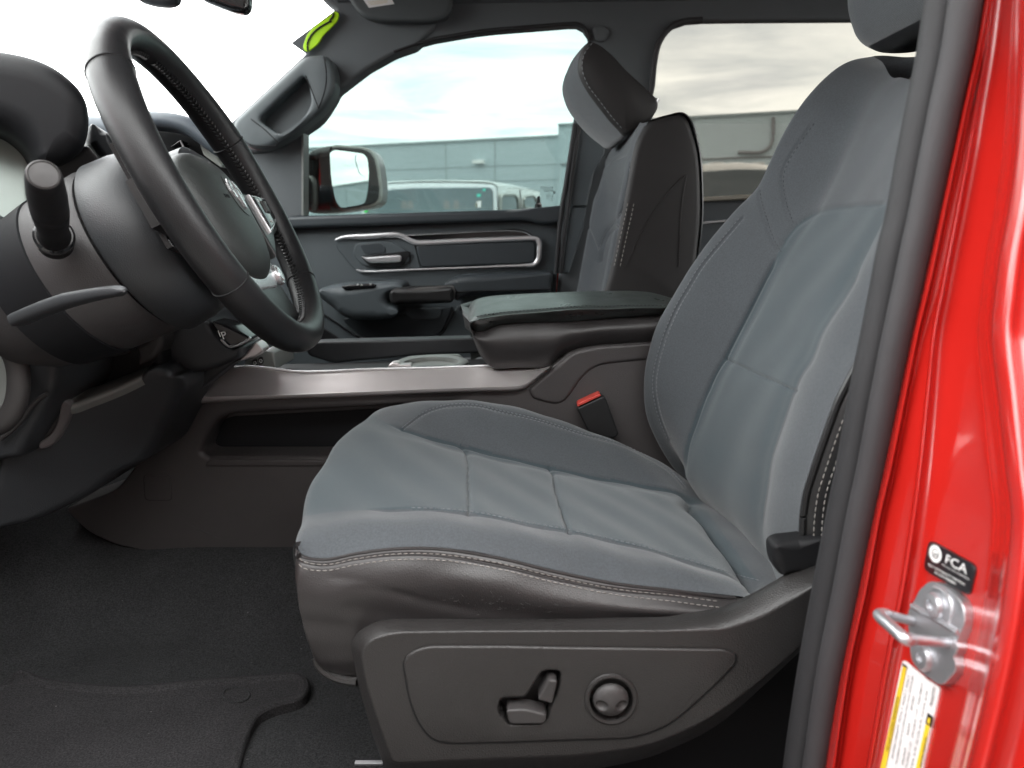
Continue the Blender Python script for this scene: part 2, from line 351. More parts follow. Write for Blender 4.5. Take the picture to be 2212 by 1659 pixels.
# ------------------------------------------------------------------ materials
def pbr(name, col, rough=.5, metal=0, spec=.5, bump=None, coat=0, var=0.0, vscale=8.0, sheen=0, weave=0, fine=0.0, rvar=0.0, fleck=None, aniso=None):
    m = bpy.data.materials.new(name); m.use_nodes = True; t = m.node_tree; b = t.nodes['Principled BSDF']
    b.inputs['Base Color'].default_value = (*col, 1); b.inputs['Roughness'].default_value = rough; b.inputs['Metallic'].default_value = metal
    b.inputs['Specular IOR Level'].default_value = spec; b.inputs['Coat Weight'].default_value = coat; b.inputs['Coat Roughness'].default_value = .04
    if sheen: b.inputs['Sheen Weight'].default_value = sheen; b.inputs['Sheen Roughness'].default_value = .5
    tc = N(t, 'ShaderNodeTexCoord'); OC = tc.outputs['Object']
    if var or fleck:
        nz = N(t, 'ShaderNodeTexNoise'); nz.inputs['Scale'].default_value = vscale; nz.inputs['Detail'].default_value = 6; nz.inputs['Roughness'].default_value = .65; t.links.new(OC, nz.inputs['Vector'])
        mp = N(t, 'ShaderNodeMapRange'); mp.inputs['From Min'].default_value = .3; mp.inputs['From Max'].default_value = .7; mp.inputs['To Min'].default_value = 1 - var; mp.inputs['To Max'].default_value = 1 + var
        t.links.new(nz.outputs['Fac'], mp.inputs['Value'])
        hv = N(t, 'ShaderNodeHueSaturation'); hv.inputs['Color'].default_value = (*col, 1); t.links.new(mp.outputs[0], hv.inputs['Value'])
        outc = hv.outputs['Color']
        if fine:
            nf = N(t, 'ShaderNodeTexNoise'); nf.inputs['Scale'].default_value = 480; nf.inputs['Detail'].default_value = 2; t.links.new(OC, nf.inputs['Vector'])
            mf = N(t, 'ShaderNodeMapRange'); mf.inputs['From Min'].default_value = .3; mf.inputs['From Max'].default_value = .7; mf.inputs['To Min'].default_value = 1 - fine; mf.inputs['To Max'].default_value = 1 + fine; t.links.new(nf.outputs['Fac'], mf.inputs['Value'])
            h2 = N(t, 'ShaderNodeHueSaturation'); t.links.new(outc, h2.inputs['Color']); t.links.new(mf.outputs[0], h2.inputs['Value']); outc = h2.outputs['Color']
        if fleck:
            fs, thr, fc = fleck
            n2 = N(t, 'ShaderNodeTexNoise'); n2.inputs['Scale'].default_value = fs; n2.inputs['Detail'].default_value = 2; t.links.new(OC, n2.inputs['Vector'])
            rr = N(t, 'ShaderNodeValToRGB'); rr.color_ramp.elements[0].position = thr; rr.color_ramp.elements[1].position = thr + .04; t.links.new(n2.outputs['Fac'], rr.inputs[0])
            mx = N(t, 'ShaderNodeMix', data_type='RGBA'); mx.inputs['B'].default_value = (*fc, 1); t.links.new(rr.outputs['Color'], mx.inputs['Factor']); t.links.new(outc, mx.inputs['A']); outc = mx.outputs['Result']
        t.links.new(outc, b.inputs['Base Color'])
        if rvar:
            mr = N(t, 'ShaderNodeMapRange'); mr.inputs['From Min'].default_value = .3; mr.inputs['From Max'].default_value = .7; mr.inputs['To Min'].default_value = max(0, rough - rvar); mr.inputs['To Max'].default_value = rough + rvar
            t.links.new(nz.outputs['Fac'], mr.inputs['Value']); t.links.new(mr.outputs[0], b.inputs['Roughness'])
    h = None
    if weave:
        wv = []
        for ang in (.78, -.78):
            mpn = N(t, 'ShaderNodeMapping'); mpn.inputs['Rotation'].default_value = (ang, ang * .6, ang); t.links.new(OC, mpn.inputs[0])
            wa = N(t, 'ShaderNodeTexWave'); wa.inputs['Scale'].default_value = weave; wa.inputs['Distortion'].default_value = .6; wa.inputs['Detail'].default_value = 1; t.links.new(mpn.outputs[0], wa.inputs['Vector']); wv.append(wa)
        ad = N(t, 'ShaderNodeMath', operation='MULTIPLY'); t.links.new(wv[0].outputs['Fac'], ad.inputs[0]); t.links.new(wv[1].outputs['Fac'], ad.inputs[1]); h = ad.outputs[0]
    if bump:
        sc, st, kind = bump
        if kind == 'leather':
            tx = N(t, 'ShaderNodeTexVoronoi', feature='DISTANCE_TO_EDGE'); tx.inputs['Scale'].default_value = sc; t.links.new(OC, tx.inputs['Vector']); ho = tx.outputs['Distance']
        else:
            tx = N(t, 'ShaderNodeTexNoise'); tx.inputs['Scale'].default_value = sc; tx.inputs['Detail'].default_value = 3; t.links.new(OC, tx.inputs['Vector']); ho = tx.outputs['Fac']
        if h is not None:
            a2 = N(t, 'ShaderNodeMath', operation='ADD'); t.links.new(h, a2.inputs[0]); t.links.new(ho, a2.inputs[1]); ho = a2.outputs[0]
        bn = N(t, 'ShaderNodeBump'); bn.inputs['Strength'].default_value = st; bn.inputs['Distance'].default_value = .001; t.links.new(ho, bn.inputs['Height']); t.links.new(bn.outputs[0], b.inputs['Normal'])
    return m
def glass(name, tint, gloss=.06):
    m = bpy.data.materials.new(name); m.use_nodes = True; t = m.node_tree; t.nodes.clear()
    tr = N(t, 'ShaderNodeBsdfTransparent'); tr.inputs[0].default_value = (*tint, 1); gl = N(t, 'ShaderNodeBsdfGlossy'); gl.inputs['Roughness'].default_value = .02
    fr = N(t, 'ShaderNodeFresnel'); fr.inputs[0].default_value = 1.45; mx = N(t, 'ShaderNodeMixShader'); ml = N(t, 'ShaderNodeMath', operation='MULTIPLY'); ml.inputs[1].default_value = gloss / .06
    t.links.new(fr.outputs[0], ml.inputs[0]); t.links.new(ml.outputs[0], mx.inputs[0]); t.links.new(tr.outputs[0], mx.inputs[1]); t.links.new(gl.outputs[0], mx.inputs[2])
    o = N(t, 'ShaderNodeOutputMaterial'); t.links.new(mx.outputs[0], o.inputs[0]); return m
M = {}
M['fabric'] = pbr('grey_fabric', (.060, .067, .074), .85, spec=.25, bump=(1400, .25, 'noise'), weave=330, fine=.15, var=.06, vscale=7, sheen=.25)
M['insert'] = pbr('blue_grey_fabric', (.042, .057, .065), .85, spec=.25, bump=(1100, .3, 'noise'), weave=240, fine=.10, var=.06, vscale=8, sheen=.25)
M['leather'] = pbr('dark_brown_leather', (.0255, .0230, .0232), .42, spec=.5, bump=(480, .25, 'leather'), var=.12, vscale=9, rvar=.06)
M['black_leather'] = pbr('black_leather', (.016, .016, .0165), .34, spec=.5, bump=(800, .2, 'leather'), var=.1, vscale=14, rvar=.06)
M['plastic'] = pbr('dark_grain_plastic', (.0215, .0200, .0197), .40, spec=.5, bump=(430, .4, 'leather'), var=.08, vscale=12, rvar=.05)
M['soft'] = pbr('soft_dark_dash_plastic', (.029, .031, .034), .46, spec=.5, bump=(480, .3, 'leather'), var=.06, vscale=7)
M['door'] = pbr('slate_door_plastic', (.078, .092, .10), .5, spec=.45, bump=(700, .22, 'leather'), var=.05, vscale=5)
M['door_dark'] = pbr('black_door_plastic', (.042, .050, .056), .42, spec=.45, bump=(700, .2, 'leather'), var=.05, vscale=5)
M['lining'] = pbr('dark_cloth_headliner', (.115, .124, .130), .9, spec=.2, bump=(900, .3, 'noise'), var=.05, vscale=6)
M['trim'] = pbr('satin_bronze_trim', (.58, .54, .535), .34, metal=.65, bump=(2500, .06, 'noise'), var=.04, vscale=10)
M['hood'] = pbr('near_black_soft_plastic', (.0065, .007, .0085), .6, spec=.25, bump=(1000, .2, 'leather'), var=.06, vscale=7)
M['pad'] = pbr('charcoal_pad_vinyl', (.028, .031, .030), .5, spec=.45, bump=(480, .3, 'leather'), var=.06, vscale=9)
M['dull'] = pbr('dull_charcoal_vinyl', (.022, .0205, .0205), .58, spec=.35, bump=(480, .25, 'leather'), var=.08, vscale=9)
M['joint'] = pbr('dark_wall_joint', (.34, .39, .40), .85, var=.05, vscale=2)  # joints and roof caps: the wall's grey, somewhat darker
M['console'] = pbr('charcoal_console_plastic', (.056, .051, .051), .44, spec=.45, bump=(430, .4, 'leather'), var=.06, vscale=12)
M['suv_glass'] = pbr('sky_grey_vehicle_glass', (.16, .20, .215), .06, spec=.6, var=.1, vscale=2)  # sky reflected in the off-roader's windscreen is put into this lighter base
M['shroud'] = pbr('taupe_grey_shroud_plastic', (.036, .034, .035), .5, bump=(430, .3, 'leather'), var=.05, vscale=8)
M['wheel_leather'] = pbr('worn_black_wheel_leather', (.0135, .0135, .0145), .40, spec=.4, bump=(650, .2, 'leather'), var=.1, vscale=14, rvar=.07)
M['chrome'] = pbr('satin_silver_metal', (.74, .74, .75), .27, metal=.72, var=.03, vscale=20)
M['zinc'] = pbr('galvanised_metal', (.52, .52, .54), .38, metal=.85, bump=(900, .08, 'noise'), var=.08, vscale=25)
M['red'] = pbr('glossy_red_paint', (.44, .014, .010), .22, spec=.5, coat=1.0, bump=(260, .012, 'noise'), var=.04, vscale=6)
M['rubber'] = pbr('black_rubber', (.020, .0195, .021), .6, spec=.4, bump=(1500, .25, 'noise'), var=.1, vscale=18)
M['bulb'] = pbr('grey_foam_rubber', (.034, .032, .034), .6, spec=.4, bump=(1500, .2, 'noise'), var=.08, vscale=14)
M['carpet'] = pbr('black_carpet', (.026, .026, .027), .95, spec=.15, bump=(700, 1.0, 'noise'), var=.14, vscale=12, fine=.45, fleck=(210, .765, (.16, .16, .16)))
M['mat'] = pbr('black_floor_mat', (.0275, .0262, .0275), .95, spec=.15, bump=(800, 1.0, 'noise'), var=.14, vscale=12, fine=.45, fleck=(200, .77, (.2, .19, .19)))
M['black'] = pbr('matt_black', (.008, .008, .009), .6, spec=.3, var=.1, vscale=20)
M['gloss_black'] = pbr('gloss_black_plastic', (.012, .012, .013), .12, spec=.5, var=.05, vscale=10)
M['thread'] = pbr('pale_thread', (.24, .225, .21), .8, spec=.2, var=.08, vscale=80)
M['grey_thread'] = pbr('grey_thread', (.19, .20, .21), .8, spec=.2, var=.08, vscale=80)
M['dark_thread'] = pbr('dark_thread', (.05, .055, .06), .8, spec=.2, var=.08, vscale=80)
M['white'] = pbr('white_print', (.8, .8, .78), .5, var=.03, vscale=30)
M['label_white'] = pbr('white_label', (.74, .71, .70), .4, var=.04, vscale=15)
M['label_black'] = pbr('black_label', (.012, .011, .013), .35, var=.1, vscale=15)
M['yellow'] = pbr('yellow_print', (.75, .52, .03), .45, var=.04, vscale=15)
M['red_button'] = pbr('red_release_button', (.55, .06, .045), .4, var=.05, vscale=30)
M['lime'] = pbr('lime_vinyl', (.45, .80, .0), .35, var=.06, vscale=30)
M['lens'] = pbr('sky_pale_gauge_lens', (.34, .40, .37), .30, metal=0, spec=.3, coat=0, var=.06, vscale=6)  # bright sky reflection on the cluster glass, put into the pale base colour
M['mirror'] = pbr('silvered_mirror', (.86, .88, .87), .01, metal=1, var=.0)
M['visor'] = pbr('visor_vinyl', (.055, .062, .065), .7, bump=(800, .2, 'leather'), var=.05, vscale=8)
M['cream'] = pbr('cream_print', (.62, .55, .40), .5, var=.05, vscale=20)
M['glass_front'] = glass('tinted_side_glass', (.36, .407, .398)); M['glass_rear'] = glass('privacy_glass', (.325, .32, .302)); M['windshield'] = glass('clear_windscreen_glass', (.93, .95, .95))
M['dark_glass'] = pbr('dark_vehicle_glass', (.03, .045, .05), .04, spec=.6, var=.1, vscale=2)
M['white_paint'] = pbr('white_car_paint', (.78, .79, .78), .25, coat=.7, var=.02, vscale=2)
M['silver_paint'] = pbr('silver_car_paint', (.45, .44, .42), .3, metal=.4, coat=.6, var=.03, vscale=2)
M['black_paint'] = pbr('black_car_paint', (.015, .015, .017), .2, coat=.8, var=.05, vscale=2)
M['wall'] = pbr('painted_tilt_up_concrete', (.47, .545, .565), .8, bump=(14, .25, 'noise'), var=.05, vscale=.5)
M['tarmac'] = pbr('worn_asphalt', (.12, .12, .118), .9, bump=(60, .5, 'noise'), var=.2, vscale=1.2, fleck=(180, .66, (.2, .2, .19)))
M['teal'] = pbr('teal_sticker', (.10, .62, .50), .5, var=.04, vscale=20); M['green'] = pbr('green_sticker', (.05, .75, .12), .5, var=.04, vscale=20)
M['bark'] = pbr('palm_bark', (.12, .09, .07), .9, bump=(30, .6, 'noise'), var=.2, vscale=6); M['leaf'] = pbr('palm_leaf', (.05, .09, .03), .7, var=.25, vscale=3)
M['steel'] = pbr('grey_painted_steel', (.2, .2, .2), .5, var=.05, vscale=3); M['shrub'] = pbr('dark_foliage', (.045, .075, .03), .8, var=.3, vscale=4)
M['dashtop'] = pbr('windscreen_lit_dash_top', (.13, .155, .18), .45, bump=(800, .2, 'leather'), var=.04, vscale=8)  # light from the windscreen on dash top and lip, put into the colour
M['screen'] = pbr('glare_pale_touchscreen', (.72, .76, .70), .15, coat=.5, var=.04, vscale=8)  # screen is off: its bright reflection is put into the pale colour
M['greytan'] = pbr('taupe_panel_plastic', (.036, .0335, .0335), .5, bump=(900, .25, 'leather'), var=.05, vscale=8)
M['pale_plastic'] = pbr('pale_grey_green_plastic', (.19, .20, .19), .4, var=.06, vscale=14)
# ================================================================== SETTING
def flat(name, x0, x1, y0, y1, z, mat, kind='structure'):
    V = arr([(x0, y0, z), (x1, y0, z), (x1, y1, z), (x0, y1, z)]); return mk(name, (V, [(0, 1, 2, 3)]), mat, kind=kind)
flat('ground', -400, 400, -400, 400, 0.0, M['tarmac'])

# ================================================================== DRIVER SEAT
seat = thing('driver_seat', 'near grey cloth front seat with power switches on its side shield', 'car seat', (0.05, 0.85, Z(-.62)))
def zip_Y(px, Y): return P([p[:2] for p in px], Y)
A_ = [(638,1174),(649,1197),(700,1206),(770,1193),(850,1183),(950,1183),(1080,1203),(1200,1232),(1330,1258),(1450,1272),(1560,1286),(1640,1290)]
C_ = [(650,1116),(667,1111),(706,1106),(790,1101),(880,1099),(1010,1107),(1120,1128),(1240,1150),(1340,1172),(1440,1198),(1560,1236),(1660,1262)]
E_ = [(766,918),(784,911),(824,913),(876,928),(940,948),(1010,968),(1100,990),(1190,1010),(1290,1030),(1370,1045),(1460,1062),(1540,1085)]
F_ = [(802,896),(820,885),(846,876),(880,871),(940,866),(1010,867),(1060,873),(1150,893),(1250,925),(1350,963),(1430,1000),(1510,1052)]
cA = P(A_, .592); cC = P(C_, .662); cE = P(E_, .95); cF = P(F_, 1.03)
cB = (cA + cC) / 2 + arr([0, -.006, .009]) * np.clip((np.arange(len(cA)) + .6) / 3.0, 0, 1)[:, None]
cD = cC * .45 + cE * .55; cD[:, 2] += .004; cD[:3, 0] -= arr([.012, .008, .003])
cD2 = cC * .78 + cE * .22; cD2[:, 2] += .001; cD2[:3, 0] -= arr([.012, .008, .003])
cD3 = cC * .2 + cE * .8; cD3[:, 2] += .004; cD3[:3, 0] -= arr([.010, .007, .003])
cG = cF + arr([0, .045, -.03]); cH = cF + arr([0, .055, -.12])
def front(c, drop=.10, back=.03):
    d = arr([[back, 0, -drop], [back * .25, 0, -drop * .5], [-.002, 0, -drop * .16]]) + c[0]
    e = arr([[.045, 0, -.012], [.09, 0, -.05]]) + c[-1]
    return np.vstack([d, c, e])
cols = [front(c) for c in (cA, cB, cC, cD2, cD, cD3, cE, cF, cG, cH)]
SEAM1 = cr([(690,1106),(780,1102),(880,1100),(1010,1107),(1120,1128),(1240,1150),(1340,1172),(1440,1198),(1540,1230),(1600,1247),(1640,1257)], 60)
SEAM2 = cr(q('f', [(985,1210),(1110,1255),(1300,1310),(1470,1352),(1700,1410),(1990,1478),(2212,1530)]) + [(1385,1046),(1470,1064),(1530,1085)], 60)
CROSS1 = cr(q('f', [(1440,1345),(1478,1385),(1492,1440),(1494,1560)]) + [(1013,1075),(1013,1106)], 30)
CROSS2 = cr([(1188,1008),(1196,1026),(1202,1060),(1214,1100),(1232,1150)], 30)
SEAM3 = cr(q('f', [(1080,1250),(1200,1160),(1300,1120),(1400,1100),(1550,1105),(1700,1140),(1950,1200),(2212,1282)]) + q('g', [(600,1310),(850,1410),(1000,1500),(1100,1600)]), 80)
BACKROLL = cr(q('k', [(1140,0),(1220,80),(1330,220),(1440,370),(1530,500)]), 30)
def soft_noise(W, px): 
    return .0005 * np.sin(W[:, 0] * 31 + 2 * np.sin(W[:, 1] * 17)) * np.sin(W[:, 1] * 27 + 1.3) + .0007 * np.sin(W[:, 0] * 83 + W[:, 1] * 61)
cush = loft(cols, 340, 340, [(SEAM1[6:], 3.0, .0026, True, .1), (SEAM2, 3.4, .0042, True, .3), (CROSS1, 2.8, .004, False, .28), (CROSS2, 2.8, .004, False, .28), (SEAM3, 3.0, .0018), (BACKROLL, 6, .012, False, .8)], extra=soft_noise, facing=(0, -.4, 1), smooth=90)
cushion = mk('cushion', cush, M['fabric'], seat, 60)
# the cloth insert in the middle is a bluer weave: its own material slot by face position
cushion.data.materials.append(M['insert'])
def paint_insert(o, poly, slot=1):
    poly = arr(poly); org = arr(root_of(o).location); W = arr([tuple(p.center) for p in o.data.polygons]) + org; px = proj(W)
    inside = np.zeros(len(px), bool); n = len(poly); j = n - 1
    for i in range(n):
        a, b = poly[i], poly[j]; c = ((a[1] > px[:, 1]) != (b[1] > px[:, 1])) & (px[:, 0] < (b[0] - a[0]) * (px[:, 1] - a[1]) / (b[1] - a[1] + 1e-9) + a[0]); inside ^= c; j = i
    for p, k in zip(o.data.polygons, inside): 
        if k: p.material_index = slot
paint_insert(cushion, list(SEAM2[::3]) + list(SEAM1[::-3]) + [(655,1115),(600,1000),(780,880)])
st = []
for off in (-5.0, 5.0):
    l = SEAM3.copy(); l[:, 1] += off * .55; l[:, 0] += off * .35; pth = on_surf(cush, l); st.append(dashes(pth, .0062, .0042, .0006))
pth = on_surf(cush, SEAM1[12:] + arr([0, -3])); st.append(dashes(pth, .006, .004, .0005))
[mk('seam_stitching', x, M['grey_thread'], cushion) for x in st]
# leather skirt of the cushion
L0 = cA.copy(); L0[:, 1] -= .0005
def down(px_off, Y): 
    return P(arr(A_) + arr(px_off), Y)
s1 = P([(638,1202),(648,1220),(700,1232),(770,1219),(850,1210),(950,1212),(1080,1234),(1200,1262),(1330,1286),(1450,1297),(1560,1304),(1640,1300)], .583)
s2 = P([(638,1255),(650,1280),(700,1290),(770,1272),(850,1255),(950,1258),(1080,1276),(1200,1300),(1330,1315),(1450,1322),(1560,1322),(1640,1312)], .575)
s3 = P([(650,1335),(664,1350),(710,1350),(770,1330),(850,1322),(950,1320),(1080,1325),(1200,1335),(1330,1340),(1450,1340),(1560,1335),(1640,1325)], .578)
s4 = P([(672,1405),(688,1425),(725,1440),(775,1445),(850,1440),(950,1420),(1080,1400),(1200,1390),(1330,1380),(1450,1370),(1560,1360),(1640,1350)], .585)
s5 = P([(688,1436),(706,1455),(740,1470),(785,1475),(850,1470),(950,1440),(1080,1420),(1200,1400),(1330,1390),(1450,1380),(1560,1370),(1640,1360)], .60)
def wrapf(c, i): 
    e = c[0]; return np.vstack([[e + arr([.05, .30, -.03])], [e + arr([.022, .20, -.03])], [e + arr([.012, .09, -.024])], [e + arr([.003, .020, -.006])], c])
rows = [wrapf(c, i) for i, c in enumerate((L0, s1, s2, s3, s4, s5))]
CREASE = cr(q('j', [(420,540),(500,548),(640,560),(760,580),(900,620),(1060,650),(1250,690)]), 30)
CREASE2 = cr(q('j', [(300,470),(520,500),(700,560),(860,600)]), 20)
def leather_wrinkle(W, px): return .0006 * np.sin(W[:, 0] * 40 + 3 * np.sin(W[:, 2] * 60)) * np.sin(W[:, 2] * 70 + W[:, 0] * 15)
skv = loft(rows, 200, 110, [(CREASE, 9, .0007, True), (CREASE2, 10, .0006, True), (cr([(p[0], p[1]) for p in proj(s1)], 60) - arr([0, 13]), 3.0, .0018)], extra=leather_wrinkle, facing=(0, -1, 0))
skirt = mk('leather_skirt', skv, M['leather'], seat, 60)
st = []
AP = cr(A_, 120)
for off in (14, 27):
    pth = on_surf(skv, AP[2:110] + arr([0, off])); st.append(dashes(pth, .0058, .0042, .0005))
[mk('double_stitching', x, M['thread'], skirt) for x in st]
pipe = on_surf(skv, AP[2:114] + arr([0, 3.0]), .0002); 
mk('edge_piping', sweep(pipe, .0016, 8), M['leather'], skirt)
hem = P(cr([(683,1420),(692,1440),(712,1457),(740,1468),(772,1473)], 30), np.linspace(.60, .588, 30))
mk('hem', sweep(hem, .0045, 8), M['plastic'], skirt)
scr = []
for k in range(46):
    x = 640 + 0; cx = random.gauss(1390, 230); cy = random.gauss(618 + (cx - 1390) * .03, 34)
    if not 560 < cx < 2150: continue
    a = random.uniform(-1.2, 1.2) if random.random() < .5 else random.uniform(-.3, .3); l = random.uniform(4, 15)
    ln = q('j', [(cx - math.cos(a) * l, cy - math.sin(a) * l), (cx, cy + random.uniform(-2, 2)), (cx + math.cos(a) * l, cy + math.sin(a) * l)])
    pts = on_surf(skv, ln, .0001)
    if len(pts) == 3: scr.append(sweep(pts, [.00008, random.uniform(.00015, .0003), .00008], 5, up=(.2, .6, .7)))
mk('scuff_marks', join(*scr), M['greytan'], skirt)
# --- backrest
b1 = [(1530,1100),(1507,1063),(1455,1014),(1427,969),(1406,921),(1397,893),(1394,841),(1399,789),(1410,744),(1423,702),(1448,657),(1479,601),(1500,570),(1548,503),(1592,450),(1640,406),(1668,345),(1700,280),(1740,215),(1790,160),(1840,130),(1890,119)]
b2 = [(1545,1110),(1520,1062),(1475,1000),(1446,950),(1428,905),(1420,876),(1414,834),(1418,795),(1427,758),(1441,716),(1462,667),(1490,618),(1517,574),(1562,520),(1604,470),(1652,420),(1690,362),(1722,298),(1765,232),(1815,178),(1862,146),(1905,133)]
b3 = [(1560,1135),(1510,1075),(1480,1030),(1476,1000),(1479,975),(1484,952),(1500,910),(1516,868),(1530,838),(1545,806),(1566,771),(1590,723),(1618,667),(1653,598),(1680,550),(1706,512),(1748,455),(1785,385),(1818,315),(1860,245),(1893,195),(1925,165)]
b5 = [(1700,1290),(1684,1246),(1660,1198),(1649,1152),(1648,1120),(1649,1104),(1656,1063),(1666,990),(1680,945),(1698,893),(1715,844),(1733,806),(1752,780),(1778,716),(1826,640),(1862,575),(1905,495),(1940,420),(1970,350),(2005,270),(2030,220),(2050,190)]
b7 = [(1735,1280),(1728,1230),(1726,1190),(1726,1160),(1727,1130),(1729,1105),(1735,1065),(1748,1022),(1766,968),(1783,920),(1803,866),(1822,828),(1840,793),(1866,738),(1905,665),(1935,600),(1975,515),(2010,435),(2045,360),(2080,280),(2105,230),(2120,200)]
k = len(b1); sh = np.clip((np.arange(k) - 14) / 4.0, 0, 1)
B1 = P(b1, 1.075 - .035 * sh); B2 = P(b2, 1.045 - .03 * sh); B3 = P(b3, .97 - .01 * sh); B5 = P(b5, .715 + .01 * sh); B7 = P(b7, .578 + .03 * sh)
B4 = (B3 + B5) / 2; B4[:, 0] += .006
B4a = B3 * .8 + B5 * .2; B4a[:, 0] += .003; B4b = B3 * .2 + B5 * .8; B4b[:, 0] += .002
B6 = (B5 + B7) / 2 + arr([-.016, -.004, .004])
B0 = B1 + arr([.055, .012, .0]); B00 = B1 + arr([.12, .0, .0])
B8 = B7 + arr([.012, -.004, 0]); 
INS = cr([(1684,541),(1700,512),(1722,485),(1760,461),(1800,450),(1840,445),(1915,440)], 40)
G3 = cr(b3[2:15], 80); G5 = cr(b5[3:16], 80); GX = cr(q('g', [(1345,805),(1480,870),(1620,935),(1780,1008)]), 30)
U1 = cr(q('c', [(1900,760),(1815,880),(1750,980),(1712,1060),(1703,1140),(1722,1260),(1765,1390)]), 50); U2 = cr(q('c', [(1556,1175),(1568,1250),(1600,1360),(1640,1480),(1690,1570)]), 40)
G2 = cr(b2[3:15], 80)
bk = loft([B00, B0, B1, B2, B3, B4a, B4, B4b, B5, B6, B7], 330, 330, [(G3, 4, .0045, True, .35), (G5, 5, .002, True, .25), (INS, 6, .0022, True, .25), (GX, 2.6, .0028, False, .2), (U1, 2.4, .0017, True), (U2, 2.4, .0017, True), (G2, 3, .0018)], extra=soft_noise, facing=(-1, -.4, .3), smooth=60)
back = mk('backrest', bk, M['fabric'], seat, 60); back.data.materials.append(M['insert'])
paint_insert(back, list(G3[::3]) + list(INS[::3]) + [(1905,495)] + list(G5[::-3]) + [(1690,1270),(1560,1135)])
st = []
for off in (-4.5, 4.5):
    l = G2 + arr([off, off * .3]); st.append(dashes(on_surf(bk, l), .0065, .0043, .0006))
st.append(dashes(on_surf(bk, U1 + arr([4, 0])), .007, .004, .0006)); st.append(dashes(on_surf(bk, U2 + arr([4, 0])), .007, .004, .0006))
[mk('backrest_stitching', x, M['grey_thread'] if i_ < 2 else M['dark_thread'], back) for i_, x in enumerate(st)]
# leather side of the backrest
S0 = B7 + arr([-.001, -.001, 0]); S1 = B7 + arr([.014, -.010, .002]); S2 = B7 + arr([.045, -.014, .006]); S3 = B7 + arr([.10, -.004, .008]); S4 = B7 + arr([.15, .05, .008])
sdv = loft([S0, S1, S2, S3, S4], 160, 60, facing=(.2, -1, 0)); side = mk('leather_side', sdv, M['black_leather'], back, 60)
pth = S0 + arr([.002, -.003, 0]); mk('side_piping', sweep(cr(pth, 160), .003, 8), M['black_leather'], back)
mid = proj(S0 * .45 + S1 * .55); st = []
for off in (12, 29): st.append(dashes(on_surf(sdv, cr(mid[3:16] + arr([off - 4, 0]), 120)), .0062, .0044, .0007))
[mk('side_stitching', x, M['thread'], side) for x in st]
# rear shell + hinge cover
pb = [B00, B00 + arr([.05, -.1, .01]), B00 * .5 + B7 * .5 + arr([.17, 0, .03]), S4 + arr([.02, .1, .01]), S4]
mk('back_shell', loft(pb, 60, 40, facing=(1, 0, 0)), M['black_leather'], seat, 60)
mk('hinge_cover', slab(rp(q('k', [(1655,290,14),(1700,262,12),(1815,250,4),(2000,225),(2000,430),(1760,470),(1705,476,14),(1660,400,20)])), .562, .02, .008), M['black'], seat)
# headrest (its lower half is in view) and its posts
def headrest(prof, Yn, Yf, skew, parent, mf, md):
    """prof: side outline of the near end as picture points on plane Yn"""
    c = cr(prof, 90, True); W = P(c, Yn); n = inward(W[:, [0, 2]]); sg = 1 if area2(W[:, [0, 2]]) > 0 else -1; n = n * sg
    ys = np.linspace(0, 1, 26); Ls = []
    for y in ys:
        e = min(y, 1 - y); t = np.clip(e / .16, 0, 1); ins = .030 * (1 - math.sqrt(max(0, 1 - (1 - t) ** 2)))
        o = W.copy(); o[:, 0] += n[:, 0] * ins; o[:, 2] += n[:, 1] * ins; o[:, 1] = Yn + (Yf - Yn) * y; Ls.append(o)
    V, F = loops(Ls, True, True); o = mk('headrest', (V, F), mf, parent, 50); return o, W
hr_px = [(1839,-60),(1832,-10),(1834,20),(1842,50),(1852,75),(1868,93),(1884,102),(1908,111),(1940,112),(1975,108),(2030,90),(2050,0),(2040,-60),(1990,-130),(1900,-130)]
hp = arr(hr_px); hr, HW = headrest(hp + arr([-26, 19]), .99, .70, 0, seat, M['fabric'], M['leather'])
hr.data.materials.append(M['black_leather']); paint_insert(hr, q('d', [(1030,362),(1100,320),(1200,258),(1460,140),(1900,140),(1900,700),(1000,500)]))
post = [lathe([(.006, -.12), (.006, .1)], (.50, y, Z(.265)), (.25, 0, 1), 14) for y in (.74, .86)]
for pv in post: mk('headrest_post', pv, M['chrome'], seat)
# --- side shield
so_ = rp([(757,1387,20),(775,1362,18),(815,1340,14),(850,1336),(1000,1337),(1200,1337),(1440,1332),(1560,1312,20),(1640,1274,20),(1700,1238),(1790,1205),(1860,1240),(1800,1345),(1725,1410,20),(1640,1490,30),(1545,1575,60),(1400,1640,60),(1250,1668),(1000,1676),(838,1676),(806,1590,20),(774,1480,20)], 8)
si_ = rp([(781,1414,22),(795,1388,18),(830,1373,14),(870,1367),(1000,1365),(1200,1364),(1440,1364),(1560,1362,20),(1640,1337,24),(1720,1292),(1800,1240),(1860,1250),(1800,1340),(1722,1402,20),(1632,1478,30),(1530,1555,60),(1400,1612,60),(1250,1630),(1000,1640),(850,1648),(818,1560,20),(790,1470,20)], 8)
def resamp(p, n=300): return arclen(p, n, True)
so_, si_ = resamp(so_), resamp(si_)
mid_ = so_ * .35 + si_ * .65
